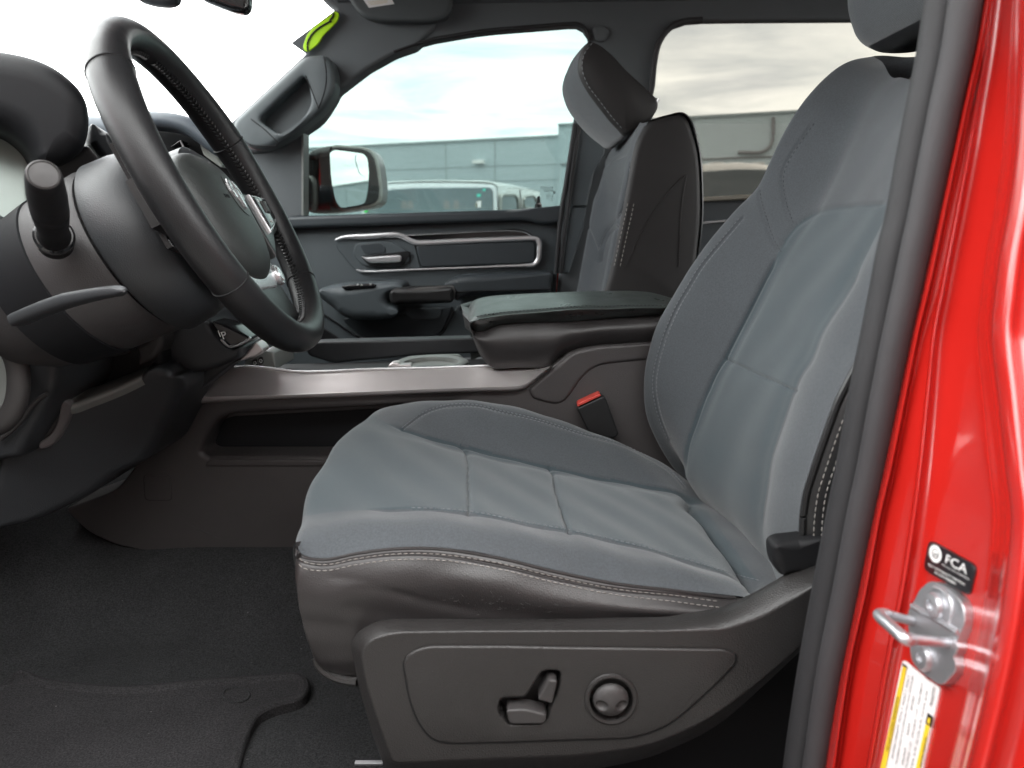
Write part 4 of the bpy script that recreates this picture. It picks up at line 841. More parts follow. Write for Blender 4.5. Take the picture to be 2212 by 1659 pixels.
for (x, y) in [(1578, 838), (1615, 825)]:
    mk('button', slab(rp(q('e', [(x-10,y-22,4),(x+14,y-26,4),(x+20,y+20,4),(x-8,y+24,4)]), 2), 1.155, .006, .001), M['gloss_black'], dash)
    o = P(q('e', [(x - 4, y + 8)])[0], 1.1545); mk('button_icon', text_vf('o', .012, frame(o, (1, 0, 0), (0, 0, 1)), .0002), M['white'], dash.children[-1])
mk('column_side', slab(rp(q('e', [(1080,905),(1500,815,10),(1420,860),(1185,1050),(1120,1100),(900,1400,60),(840,1480,40),(690,1560),(400,1560),(900,1100)]), 10), 1.06, .05, .006), M['soft'], dash)
mk('dash_body', box((-1.15, .52, Z(-.34)), (-.86, 2.0, Z(.10)), .03), M['soft'], dash)
mk('dash_end', box((-1.15, .44, Z(-.36)), (-.72, 1.06, Z(.17)), .04), M['soft'], dash)
mk('firewall_pad', box((-1.25, .45, Z(-.75)), (-1.16, 2.06, Z(.10)), .01), M['black'], dash)
# ================================================================== CENTRE CONSOLE
con = thing('centre_console', 'dark centre console with satin bronze strip and padded armrest lid', 'centre console', (-.1, 1.24, Z(-.56)))
side_ = [(140,1100),(250,1060,20),(330,960),(400,866),(494,862),(700,856),(1000,843),(1133,838,10),(1188,796,16),(1236,757,20),(1290,747,20),(1420,738),(1700,738),(1700,1230),(640,1212),(345,1196,20),(250,1178,20),(190,1150,20)]
pocket = rp([(434,978,14),(451,931,16),(474,905,14),(500,896,12),(768,882),(1000,868,20),(1000,990,20),(700,986),(448,986,10)], 10)
csd = mk('side_panel', holed(rp(side_, 8), [pocket], 1.105, .09, .004, .055, .010), M['console'], con, 50)
hp_ = rp(q('e', [(893,1535,10),(1058,1535,10),(1070,1690,10),(903,1690,10)]), 4)
mk('access_cover', slab(hp_, 1.1035, .003, .0012), M['console'], csd)
mk('cover_gap', slab(hp_ + (hp_ - hp_.mean(0)) * .03, 1.1046, .002, .0003), M['black'], csd)
mk('pocket_liner', slab(rp([(440,983,12),(455,934,14),(478,908,12),(502,899),(1000,872),(1000,986),(452,984)], 8), 1.159, .01, .002), M['hood'], csd)
# scuff on the side
mk('scuff', join(*[sweep(P(q('i', [(1180 + k * 6, 148 + k * 3 + random.uniform(-5, 5)), (1250 + k * 14, 182 + k * 5 + random.uniform(-5, 5)), (1300 + k * 14, 205 + k * 6)]), 1.1046), [.0001, .0007, .0001], 5) for k in range(6)]), M['greytan'], csd)
# raised band under the pocket
mk('side_rib', slab(rp([(452,992,10),(700,994),(1000,996),(1000,1012),(700,1008),(440,1008,8)], 4), 1.102, .004, .003), M['console'], csd)
mk('upper_side', slab(rp([(1140,842,10),(1192,798,20),(1240,758,20),(1292,748,14),(1460,738),(1460,772),(1330,785,30),(1290,790,20),(1258,815,30),(1215,880,30),(1150,862)], 8), 1.101, .01, .006), M['console'], csd)
# satin strip
lo_px = [(394,872),(494,866),(620,861),(760,856),(900,850),(1030,845),(1120,842),(1136,836),(1160,817),(1190,792)]
up_px = [(470,796),(520,793),(580,797),(640,804),(700,804),(800,799),(920,796),(1040,792),(1110,790),(1140,789),(1165,789),(1194,788)]
lo_ = cr(lo_px, 80); up_ = cr(up_px, 80); A0 = P(lo_, 1.094); A9 = P(up_, 1.135)
r0 = P(lo_ + arr([2, 2]), 1.106); r1 = P(lo_ * .86 + up_ * .14, 1.091); r2 = P(lo_ * .80 + up_ * .20, 1.0935)
strip = mk('bronze_strip', loft([r0, A0, r1, r2, r2 * .5 + A9 * .5, A9, A9 + arr([0, .012, -.004])], 120, 40, facing=(0, -1, .3)), M['trim'], con, 40)
mk('chrome_edge', sweep(A9[6:] + arr([0, -.001, .0015]), .0022, 10), M['chrome'], strip)
# tray, cup holders, far rail
mk('tray_floor', (P([(480,810),(1060,805)], 1.13).tolist() + P([(1060,775),(480,790)], 1.36).tolist(), [(0, 1, 2, 3)]), M['black'], con)
rail_t = P(cr([(640,744),(690,742),(800,740),(900,737),(1025,733)], 30), 1.375)
mk('far_rail', slab(rp(q('f', [(480,720,8),(560,706),(1000,694),(1560,680),(1560,776),(1240,786),(740,830,20),(660,842,10),(490,790,10)]), 6), 1.37, .04, .005), M['soft'], con)
mk('far_rail_edge', sweep(rail_t, .0024, 10), M['chrome'], con)
cu = P(q('f', [(1265,835)])[0], 1.24)
cup = mk('cup_holder', lathe([(.046, -.05), (.048, -.004), (.050, .002), (.060, .0045), (.066, .002), (.067, -.006)], cu, (0, 0, 1), 48), M['pale_plastic'], con, 50)
mk('cup_well', lathe([(.0001, -.01), (.047, -.01)], cu, (0, 0, 1), 40), M['black'], cup)
mk('holder_insert', slab(rp(q('f', [(1060,850,10),(1100,800,10),(1260,788,20),(1440,785,10),(1480,840,10),(1440,850,6)]), 6), 1.30, .01, .004), M['pale_plastic'], con)
kn = q('f', [(985,865,8),(1010,835,10),(1050,832,10),(1068,850,6),(1130,845,4),(1140,862,4)])
mk('tray_latch', slab(rp(kn, 6), 1.145, .02, .004), M['trim'], con)
# padded lid
seam = cr(q('f', [(1500,583),(1540,556),(1620,540),(1700,529),(1900,512),(2212,488)]) + q('g', [(600,490),(800,483),(985,486),(1015,484)]) , 80)
crst = cr(q('f', [(1492,520),(1496,482),(1520,456),(1566,439),(1640,427),(1760,419),(1950,411),(2212,404)]) + q('g', [(560,402),(780,402),(900,418),(1000,458),(1018,470)]), 80)
lipb = cr(q('f', [(1500,592),(1530,640),(1580,640),(1680,600),(1900,586),(2212,575)]) + q('g', [(600,562),(800,550),(960,535),(1015,520)]), 80)
low = cr(q('f', [(1515,660),(1560,765),(1610,832),(1650,858),(1800,856),(2005,848),(2040,810),(2090,770),(2160,752)]) + q('g', [(500,735),(900,716),(1000,712)]), 80)
mid1 = lipb * .55 + low * .45
Q0 = P(low, 1.135); Q1 = P(low * .93 + mid1 * .07, 1.112); Q2 = P(mid1, 1.098); Q3 = P(lipb, 1.112); Q4 = P(lipb * .3 + seam * .7, 1.088); Q5 = P(seam, 1.092)
far_ = P(crst, 1.33); Q6 = Q5 * .72 + far_ * .28 + arr([0, 0, .008]); Q7 = Q5 * .4 + far_ * .6 + arr([0, 0, .012]); Q8 = far_; Q9 = far_ + arr([0, .05, -.03]); Q10 = far_ + arr([0, .05, -.12])
def nose(c, i, k): return c
SL = seam.copy()
lidv = loft([Q3 + arr([0, .01, -.002]), Q3, Q4, Q5, Q6, Q7, Q8, Q9, Q10], 160, 90, [(SL, 2.0, .0014), (SL + arr([0, 5]), 9, .001)], facing=(0, -1, .6), smooth=25)
lid = mk('armrest_lid', lidv, M['door'], con, 60); lid.data.materials[0] = pbr('worn_vinyl', (.034, .040, .038), .33, spec=.5, bump=(650, .25, 'leather'), var=.1, vscale=18, rvar=.08)
mk('lid_stitching', dashes(on_surf(lidv, SL[3:-2] + arr([0, -2])), .0062, .0044, .0006), M['dark_thread'], lid)
mk('armrest_box', loft([Q0 + arr([0, .12, .0]), Q0, Q1, Q2, Q3, Q3 + arr([0, .02, .006])], 140, 60, facing=(0, -1, 0)), M['leather'], con, 60)
# front of the armrest (the nose) closed by a cap
nz0 = [q('f', [(1478,505)])[0], q('f', [(1500,592)])[0], q('f', [(1515,660)])[0]]
ncap = []
for a, b in zip([0, 4], [0, 4]): pass
n_near = np.vstack([Q8[0], Q7[0], Q6[0], Q5[0], Q4[0], Q3[0], Q2[0], Q1[0], Q0[0]]); n_far = n_near.copy(); n_far[:, 1] = 1.38; n_mid = (n_near + n_far) / 2 - arr([.02, 0, 0])
mk('armrest_nose', loft([n_near + arr([.001, 0, 0]), n_near + arr([-.004, .03, 0]), n_mid, n_far], 40, 30, facing=(-1, 0, 0)), M['leather'], con, 60)

# ================================================================== FAR DOOR
door = thing('passenger_door', 'far front door with silver framed insert, pull handle and tinted window', 'car door', (-.2, 2.05, Z(-.6)))
panel_o = [(470,505),(628,492),(900,483),(1135,475,20),(1167,485,20),(1214,481),(1206,560),(1196,690),(1190,800),(1190,1200),(450,1200)]
bz_o = q('b', [(498,1492,16),(545,1474,14),(905,1454,6),(1005,1512,16),(1020,1515),(1735,1476,40),(1782,1512,30),(1775,1625,40),(1740,1655,20)]) 
bz_out = rp(q('b', [(498,1490,18),(540,1474,10),(905,1453,10),(1010,1508,16),(1735,1473,34),(1785,1505,34),(1778,1640,40)]) + q('f', [(1900,232,20),(820,273,10),(785,255,16),(668,120,30)]), 6, 6)
mk('door_panel', holed(rp(panel_o, 6), [], 2.02, .06, .004), M['door'], door)
mk('sill_pad', slab(rp([(560,472),(655,466,4),(1120,452),(1215,443,6),(1209,482,8),(1168,486,20),(1138,476,20),(900,484),(630,494,6),(560,500)], 6), 1.985, .07, .010, 5), M['door_dark'], door, 55)
# insert with chrome surround
mk('insert_panel', slab(bz_out, 2.012, .01, .003), M['door'], door)
pad_ = rp(q('f', [(1162,104,10),(1895,78,20),(1910,100,14),(1905,205,20),(1880,216,10),(1197,242,6)]), 4)
mk('insert_pad', slab(pad_, 2.005, .012, .004), M['door_dark'], door)
ch = cr(q('b', [(508,1494),(545,1478),(700,1470),(895,1461),(925,1470),(1000,1508),(1025,1511),(1300,1498),(1730,1480)]) , 60)
ch2 = cr(q('b', [(1730,1480),(1760,1486),(1776,1510),(1776,1560),(1768,1620),(1745,1645)]) + q('f', [(1870,228)]), 40)
ch3 = cr(q('f', [(1870,228),(1500,242),(1100,258),(830,266),(795,256)]), 40)
cp = np.vstack([ch, ch2[1:], ch3[1:]]); rad = np.r_[np.linspace(.0015, .0038, 8), np.full(len(cp) - 8 - 48, .0038), np.linspace(.0038, .0016, 18), np.full(30, .0015)]
mk('chrome_surround', sweep(P(cp, 2.004), rad, 12, flat=2.0, up=(0, 1, 0)), M['chrome'], door, 60)
mk('gloss_slot', slab(rp(q('b', [(920,1462,8),(1000,1456),(1640,1422,20),(1705,1440,20),(1752,1478,10),(1025,1500,10)]), 6), 2.003, .014, .004), M['gloss_black'], door)
mk('slot_edge', sweep(P(cr(q('b', [(925,1466),(1640,1437),(1690,1447),(1735,1472)]), 30), 2.0), .0015, 8), M['chrome'], door)
hc = rp(q('f', [(770,150,30),(790,92,16),(960,78,20),(1050,95,30),(1120,150,20),(1130,200,20),(1080,232,20),(860,242,20),(800,200,20)]), 8)
hcup = mk('handle_cup', slab(hc, 2.004, .008, .003), M['door'], door)
mk('cup_recess', slab(rp(q('f', [(812,100,10),(955,88,14),(985,148,10),(850,162,8)]), 5), 2.0015, .006, .0015), M['door_dark'], hcup)
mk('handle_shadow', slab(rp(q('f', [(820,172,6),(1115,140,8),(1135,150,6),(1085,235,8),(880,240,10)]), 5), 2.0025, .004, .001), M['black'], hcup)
mk('door_handle', slab(rp(q('f', [(820,172,4),(850,178,8),(1055,164,14),(1078,172,10),(1076,205,14),(1050,212,10),(880,216,10),(848,196,10)]), 5), 1.992, .012, .005, 5), M['chrome'], hcup)
mk('insert_seam', sweep(P(q('f', [(1158,100),(1193,243)]), 2.0108), .0012, 6), M['black'], door)
# armrest of the door
arm = rp(q('f', [(545,380,30),(600,362,20),(720,350),(1040,335,20),(1082,352,14),(1085,385,14),(1005,400,10),(990,440,14),(1000,475,14),(1048,498,14),(1062,525,20),(1010,566,30),(900,576),(760,576,30),(690,545,30),(640,500,30),(560,440,30)]), 10)
mk('armrest', slab(arm, 1.90, .13, .030, 8), M['door'], door, 60)
swp = mk('window_switch_plate', slab(rp(q('f', [(697,362,12),(740,350,14),(900,345,12),(920,356,8),(905,372,12),(720,382,12)]), 5), 1.898, .02, .003), M['gloss_black'], door)
[mk('icon', x_, M['white'], swp) for x_ in (text_vf('= o', .012, frame(P(q('f', [(795,356)])[0], 1.8965), (1, 0, 0), (0, 0, 1)), .0002), text_vf('=', .012, frame(P(q('f', [(875,354)])[0], 1.8965), (1, 0, 0), (0, 0, 1)), .0002))]
mk('pull_handle', slab(rp(q('f', [(990,400,20),(1035,368,16),(1200,366),(1390,362,14),(1402,395,10),(1398,450,16),(1378,466,10),(1200,474),(1045,478,20),(1000,465,16)]), 8), 1.885, .06, .016, 6), M['black_leather'], door, 60)
rear_arm = rp(q('f', [(1325,352,20),(1380,312,30),(1440,292,24),(1520,284),(2012,268,14),(2020,300),(2010,412),(1480,425),(1405,462,20),(1400,395,10)]), 10)
mk('rear_armrest', slab(rear_arm, 1.93, .10, .022, 7), M['door_dark'], door, 60)
mk('armrest_crease', sweep(P(cr(q('f', [(1402,402),(1480,392),(1700,386),(2005,378)]), 30), 1.929), .0022, 8), M['black'], door)
mk('map_pocket', slab(rp(q('f', [(570,520,20),(640,560),(800,665,30),(860,688,20),(1280,680,30),(1330,648,30),(1405,512,20),(1420,480),(2012,450),(2012,760),(560,760)]), 10), 2.014, .01, .004), M['door'], door)
mk('pocket_line', sweep(P(cr(q('f', [(565,518),(640,566),(800,672),(860,690),(1100,688),(1280,680),(1330,650),(1405,512)]), 60), 2.011), .0026, 8), M['black'], door)
mk('pocket_front', slab(rp(q('f', [(690,560,20),(1060,535),(1400,480,10),(1330,640,30),(1270,672,30),(865,680,20),(812,660,20)]), 10), 2.011, .01, .003), M['door_dark'], door)
mk('reflector', slab(rp(q('f', [(1080,498,8),(1330,492,10),(1318,545,20),(1290,566,10),(1135,574,14)]), 6), 2.006, .01, .003), M['door'], door)
mk('speaker_grille', slab(rp(q('f', [(560,600),(700,690),(760,760),(560,760)]), 10), 2.008, .01, .003), M['black'], door)
# window frame post, sail panel, glass
mk('sail_panel', slab(rp([(530,338,10),(580,300,10),(651,268,4),(654,466,4),(560,490)], 4), 2.0, .06, .006), M['lining'], door)
mk('window_post', slab(rp([(651,284),(656,281),(655.5,466),(651,466)], 1), 1.996, .05, .001), M['pale_plastic'], door)
gl = P([(640,500),(1250,500),(1300,20),(900,45),(760,130),(700,190),(640,262)], 2.075); ng = len(gl)
mk('window_glass', (np.vstack([gl, gl + arr([0, .004, 0])]), [tuple(range(ng)), tuple(range(ng, 2 * ng))[::-1]] + [(i, ng + i, ng + (i + 1) % ng, (i + 1) % ng) for i in range(ng)]), M['glass_front'], door)
ms = P(q('b', [(1770,1278)])[0], 2.03); mk('lock_knob', lathe([(.010, -.01), (.010, .003), (.006, .006), (.0045, .022), (.003, .025)], ms, (0, 0, 1), 16), M['black'], door)
# etched marks near the rear corner of the glass (seen from behind, so mirrored)
et = []
fr = lambda px: frame(P(px, 2.0735), (-1, 0, 0.03), (.03, 0, 1))
for s, y, h in (('SecureShield', 1172, .0075), ('LAMINATED GLASS', 1182, .0046), ('MOPAR', 1196, .0085), ('AS2 M20T 11', 1212, .0045), ('43R-000097', 1224, .0045), ('DOT 24 E13', 1238, .0042), ('005219', 1250, .0040)):
    et.append(text_vf(s, h, fr(q('b', [(1862, y)])[0]), .0002, sx=.95))
star = [P(q('b', [(1868 + (12 if i % 2 == 0 else 5) * math.sin(i * math.pi / 5), 1197 - (12 if i % 2 == 0 else 5) * math.cos(i * math.pi / 5))])[0], 2.0735) for i in range(10)]
et.append((star, [tuple(range(10))])); mk('glass_marking', join(*et), M['label_black'], door)
# wing mirror outside
mir = thing('wing_mirror', 'dark red wing mirror reflecting parked vehicles outside the far window', 'wing mirror', P((700, 460), 2.3))
mo = [(302,1320,20),(312,960,40),(350,925,40),(420,905,30),(500,897),(700,912,30),(752,945,40),(778,1020,40),(796,1180,40),(786,1260,30),(740,1290,40),(540,1318,40),(420,1330,40)]
mnorm = arr([.875, -.482, .03]); mnorm /= np.linalg.norm(mnorm); mc = P(q('b', [(600,1120)])[0], 2.235)
def on_mirror(pts, lift=0.0):
    r = ray(pts); e = arr([0, 0, EYE]); return e + r * (((mc + mnorm * lift - e) @ mnorm) / (r @ mnorm))[..., None]
xl = q('b', [(478, 1100)])[0][0]
def mY(off): return lambda x, y: float(on_mirror((max(x, xl), y))[1]) + off
shell = cr(rp(q('b', mo), 10, 7), 120, True)
mk('shell', slab(shell, mY(.022), .12, .030, 8), pbr('mirror_brown_grey_shell', (.050,.040,.038), .35, coat=.3, var=.25, vscale=9), mir, 60)
mk('bezel', slab(rp(q('b', [(462,915,30),(500,898,20),(690,914,30),(745,945,40),(772,1020,40),(794,1190,30),(782,1262,30),(735,1288,40),(550,1316,30),(505,1290,40),(470,1180,40)]), 10, 7), mY(.010), .03, .008, 6), M['pale_plastic'], mir, 60)
mk('inner_bezel', slab(rp(q('b', [(470,935,26),(500,912,16),(685,926,30),(735,960,40),(760,1030,40),(780,1190,30),(768,1252,30),(725,1274,40),(556,1302,30),(515,1280,30),(480,1180,40)]), 10, 7), mY(.006), .03, .004, 4), M['black'], mir, 60)
gpx = rp(q('b', [(472,950,18),(500,932,14),(680,955,20),(706,985,30),(716,1080,60),(708,1200,40),(690,1262,30),(660,1275,20),(540,1296,24),(508,1250,30),(480,1120,40)]), 8, 6)
Wm = on_mirror(gpx, .003); mk('mirror_glass', (Wm, [tuple(range(len(Wm)))]), M['mirror'], mir)
sp_px = rp(q('b', [(632,1000,4),(636,962,4),(690,968,12),(706,1000,14),(712,1060,20),(706,1098,8),(660,1088,30)]), 4)
Ws = on_mirror(sp_px, .0045)
mk('blind_spot_mirror', (Ws, [tuple(range(len(Ws)))]), M['mirror'], mir)
mk('mirror_arm', slab(rp(q('b', [(300,1080,10),(345,1085,20),(372,1130,20),(372,1270,20),(352,1310,10),(300,1318)]), 6), 2.105, .06, .012), M['greytan'], mir)

# ================================================================== CAB LINING
cab = thing('truck_cab', 'dark roof lining and pillars around the far windows of the cab', 'vehicle cab', (0.3, 1.3, Z(-.7)))
apx = [(600,-70),(640,-60),(698,0,4),(726,21,4),(656,118),(497,264,6),(500,300,16),(520,330,30),(570,330,20),(620,312,20),(653,286,20),(690,262,30),(719,216,10),(726,200,10),(792,149),(851,116),(896,100.7),(940,60),(940,-60)]
mk('windscreen_pillar', slab(rp(apx, 6, 5), 1.985, .06, .010, 5), M['lining'], cab, 55)
hd = q('a', [(1432,770,20),(1560,650),(1895,345,14),(2050,335,40),(2088,470,50),(2075,580,60),(2010,680,60),(1880,790,60),(1720,893,60),(1640,930,40),(1545,925,40),(1500,880,30)])
rc = q('a', [(1600,745,20),(1750,600),(1890,470,16),(1918,520,40),(1938,640,60),(1895,720,60),(1790,810,50),(1735,835,30),(1680,800,30)])
gh = mk('grab_handle', holed(rp(hd, 10, 7), [rp(rc, 8, 6)], 1.93, .06, .014, .045, .008), pbr('slate_handle_plastic', (.072, .085, .09), .5, bump=(700, .15, 'leather'), var=.05, vscale=6), cab, 50)
for l in ([(2015,350),(2030,470),(2020,560),(1982,675)], [(1900,470),(1925,530),(1982,675)], [(1560,740),(1640,800),(1730,888)], [(1490,860),(1560,900),(1720,908)]):
    mk('handle_seam', sweep(P(cr(q('a', l), 20), 1.9295), .0012, 6), M['black'], gh)
top_c = q('b', [(870,335),(1000,290),(1120,258),(1250,235),(1380,214),(1500,200),(1750,180),(1950,164),(2010,164,),(2050,185),(2078,225),(2086,262)])
rear_top = q('c', [(880,640),(905,560),(922,400),(945,290),(985,215),(1040,165),(1120,138),(1220,130),(1400,127),(1800,124),(2200,122),(2600,120)])
rl = [(840,120)] + [p[:2] for p in top_c[1:]] + [(1272,110),(1262,160)] 
b_left = q('b', [(1990,760),(1960,950),(1925,1180),(1905,1280)])
pil = [(p[0], p[1]) for p in b_left]
lining_px = [(830,-40)] + [(p[0], p[1]) for p in top_c[1:]] + [(1260,150)] + pil + [(1212,560),(1195,720),(1440,720),(1395,300),(1398,215)] + [(p[0], p[1]) for p in rear_top[1:]] + [(2400,-40)]
mk('roof_rail', slab(arr(lining_px), 1.995, .03, .010, 6), M['lining'], cab, 55)
# seal along the front window top and the rear window
sl = P(cr([(p[0], p[1] - 5) for p in top_c] , 80), 1.99); mk('window_seal', sweep(sl, .005, 10), M['rubber'], cab)
sl2 = P(cr([(p[0] - 4, p[1] - 2) for p in rear_top[:8]], 60), 1.985); mk('window_seal', sweep(sl2, .008, 10), M['bulb'], cab)
# pillar trim between the windows
mk('pillar_trim', slab(rp(q('c', [(418,800),(470,740,10),(620,800),(600,960),(540,1060),(490,1285),(395,1282)]), 4), 1.97, .03, .006), M['door'], cab)
mk('pillar_trim', slab(rp(q('c', [(393,1292),(490,1290),(470,1420),(380,1700),(335,1700)]), 4), 1.968, .03, .006), M['door'], cab)
for l in ([(418,770),(395,930),(365,1130),(338,1290),(318,1450),(300,1700)], [(446,775),(425,900),(398,1080),(375,1290),(345,1500),(325,1700)]):
    mk('door_seal', sweep(P(cr(q('c', l), 40), 1.965), .0065, 10), M['rubber'], cab)
bx_ = P(q('c', [(540,160)])[0], 1.985); mk('belt_anchor_cover', slab(rp(q('c', [(525,160,20),(590,148,20),(640,190,20),(600,260,20),(545,250,20)]), 10), 1.985, .02, .008), M['lining'], cab)
# ceiling
ce = []
for y, z in ((2.03, .575), (1.96, .595), (1.85, .62), (1.6, .64), (1.24, .65), (.85, .635), (.60, .60), (.50, .55)):
    ce.append(arr([(x, y, Z(z + .012 * x * (1 if x < 1 else 1))) for x in np.linspace(-.455 if y > 1.8 else -.55, 2.1, 16)]))
mk('headliner', loft(ce, 60, 60, facing=(0, 0, -1)), M['lining'], cab, 60)
mk('roof_skin', (arr([(-.66, .38, Z(.66)), (2.2, .38, Z(.70)), (2.2, 2.1, Z(.70)), (-.66, 2.1, Z(.66)), (-.66, .38, Z(.68)), (2.2, .38, Z(.72)), (2.2, 2.1, Z(.72)), (-.66, 2.1, Z(.68))]), [(0, 1, 2, 3), (7, 6, 5, 4), (0, 4, 5, 1), (1, 5, 6, 2), (2, 6, 7, 3), (3, 7, 4, 0)]), M['red'], cab)
mk('near_roof_rail', box((-.62, .44, Z(.53)), (2.1, .52, Z(.66)), .02), M['lining'], cab)
mk('body_side', box((-1.2, 2.085, Z(-.75)), (2.1, 2.13, Z(.03)), .01), M['red'], cab)
mk('rear_wall', box((2.0, .45, Z(-.8)), (2.08, 2.05, Z(.12)), .02), M['lining'], cab)
mk('rear_side_wall', box((.45, .36, Z(-.8)), (2.05, .42, Z(.03)), .01), M['lining'], cab)
mk('cab_floor_pan', box((-1.3, .36, Z(-.72)), (2.1, 2.12, Z(-.68)), .005), M['red'], cab)
wsA = [(-.56, .50, Z(.60)), (-.56, 2.02, Z(.58)), (-1.28, 2.02, Z(.10)), (-1.28, .50, Z(.10))]
mk('windscreen', (arr(wsA), [(0, 1, 2, 3)]), M['windshield'], cab)
# the near front door stands open, ahead of the picture's left edge
dh = arr([-1.02, .36]); dv = arr([math.sin(R(-14)), -math.cos(R(-14))]); dn = arr([dv[1], -dv[0]])
def dpt(s, z, t): return (dh[0] + dv[0] * s + dn[0] * t, dh[1] + dv[1] * s + dn[1] * t, Z(z))
def dslab(s0, s1, z0, z1, t0, t1): return (arr([dpt(s, z, t) for t in (t0, t1) for s, z in ((s0, z0), (s1, z0), (s1, z1), (s0, z1))]), [(0, 1, 2, 3), (7, 6, 5, 4), (0, 4, 5, 1), (1, 5, 6, 2), (2, 6, 7, 3), (3, 7, 4, 0)])
od = mk('open_door', join(dslab(0, 1.05, -.72, .02, 0, .03), dslab(0, .06, .02, .50, 0, .03), dslab(.99, 1.05, .02, .55, 0, .03), dslab(0, 1.05, .50, .56, 0, .03)), M['red'], cab)
mk('open_door_trim', dslab(.02, 1.03, -.70, .02, -.05, -.002) if dn[0] < 0 else dslab(.02, 1.03, -.70, .02, .032, .08), M['door'], od)
# rear door on the far side
rd = thing('rear_door', 'far rear door with dusty privacy glass and sunlit window ledge', 'car door', (1.0, 2.05, Z(-.6)))
mk('door_panel', slab(rp([(1408,432),(1700,424),(2350,410),(2350,1200),(1390,1200)], 4), 2.02, .05, .004), M['door_dark'], rd)
mk('window_ledge', slab(rp(q('c', [(1100,1232),(1560,1205),(2400,1160),(2400,1200),(1560,1240),(1100,1258)]), 2), 1.99, .09, .008, 5), pbr('sunlit_tan_ledge', (.24, .22, .18), .6, bump=(700, .2, 'leather'), var=.08, vscale=12), rd)  # sunlight on the ledge is painted in as a lighter tan
mk('chrome_strip', sweep(P(cr(q('c', [(1190,1392),(1240,1384),(1370,1374),(1600,1360)]), 20), 2.012), .004, 10), M['chrome'], rd)
gr = P([(1380,460),(2500,430),(2500,10),(1380,10)], 2.078)
mk('window_glass', (np.vstack([gr, gr + arr([0, .004, 0])]), [(0, 1, 2, 3), (7, 6, 5, 4), (0, 4, 5, 1), (1, 5, 6, 2), (2, 6, 7, 3), (3, 7, 4, 0)]), M['glass_rear'], rd)
# sun visor, mirror above
vis = thing('sun_visor', 'grey sun visor folded up to the roof lining with printed label', 'sun visor', P((900, 20), 1.9))
mk('visor_board', slab(rp(q('b', [(520,-140),(560,-60),(600,10,30),(650,75,30),(700,108,20),(790,130,30),(1080,133,30),(1190,112,30),(1228,50,30),(1240,-60),(1260,-140)]), 10, 6), 1.945, .03, .010, 5), M['visor'], vis, 55)
lb = mk('warning_label', slab(q('b', [(668,-20),(715,48),(873,24),(850,-20)]), 1.9435, .002, .0002), M['label_white'], vis)
mk('print', join(*[slab(q('b', [(700 + 8 * k, 4 + 8 * k), (830, -12 + 8 * k), (832, -9 + 8 * k), (702 + 8 * k, 7 + 8 * k)]), 1.943, .001, .0001) for k in range(1, 4)]), M['cream'], lb)
rvm = thing('rear_view_mirror', 'dark mirror housing hanging from the windscreen at the top edge', 'mirror', P((460, 0), 1.25))
mk('housing', slab(rp([(400,-60),(430,-4,10),(470,12,20),(503,24,14),(526,26,8),(535,14,8),(537,-60)], 8), 1.2, .02, .010, 6), M['gloss_black'], rvm, 60)
mk('mount_cover', slab(rp([(270,-50),(292,-2,10),(325,8,16),(360,10,12),(378,3,8),(385,-50)], 8), 1.22, .02, .010, 6), M['soft'], rvm, 60)
# vinyl number stuck inside the windscreen corner
stk = thing('windscreen_sticker', 'lime vinyl number on a dark backing in the far windscreen corner', 'sticker', P((690, 75), 1.975))
mk('backing', slab(q('a', [(1810,268),(2085,62),(2115,80),(2000,260),(1900,332)]), 1.972, .004, .0005), M['door_dark'], stk)
mk('digit', slab(rp(q('a', [(1885,285,16),(1910,210,30),(1960,160,30),(2050,100,20),(2085,68,16),(2112,85,14),(2100,130,20),(2050,180,30),(2005,225,10),(1985,265,20),(1945,300,16),(1912,322,10),(1890,312,10)]), 8), 1.968, .005, .0015), M['lime'], stk)
mk('digit_line', join(sweep(P(cr(q('a', [(1915,315),(1912,270),(1940,215),(1990,170),(2060,130)]), 30), 1.9662), .0022, 6), sweep(P(cr(q('a', [(2075,80),(2068,105),(2050,130),(2062,135)]), 16), 1.9662), .0022, 6)), M['black'], stk)
# carpet and mat
cx = np.linspace(-1.2, 2.0, 20)
def cz(x): return .34 * max(0, (-.72 - x)) ** 1.1 * 1.6
cc = []
for y, z in ((.42, -.56), (.50, -.61), (.7, -.62), (.92, -.62), (1.0, -.60), (1.06, -.555), (1.105, -.53), (1.2, -.50), (1.4, -.53), (1.5, -.62), (2.02, -.62)):
    cc.append(arr([(x, y, Z(z + cz(x))) for x in cx]))
mk('carpet', loft(cc, 120, 90, extra=lambda W, px: .004 * np.sin(W[:, 0] * 13) * np.sin(W[:, 1] * 19 + 1), facing=(0, 0, 1)), M['carpet'], None, 60, kind='structure')
mpx = cr(q('i', [(-420,1330),(-200,1230),(0,1125),(100,1060),(180,1050),(280,1090),(500,1122),(800,1142),(1200,1105),(1600,1075),(1840,1060),(1905,1085),(1925,1150),(1880,1215),(1700,1275),(1610,1325),(1545,1450),(1500,1600),(1470,1750),(1440,1900)]), 160); mpx = np.vstack([mpx, q('i', [(1000,1905),(400,1910),(-300,1915),(-425,1905)])])
mw = PZ(mpx, Z(-.607)); mlow = mw.copy(); mlow[:, 2] -= .02; sg_ = (1 if area2(mw[:, :2]) > 0 else -1); mw = mw[::sg_]; mlow = mlow[::sg_]; n_ = inward(mw[:, :2]); n_ = n_ * unfold(mw[:, :2], n_, np.minimum(1, inset_limit(mw[:, :2]) / .02), .02)[:, None]
def ms_(i, dz): o = mw.copy(); o[:, :2] += n_ * i; o[:, 2] += dz; return o
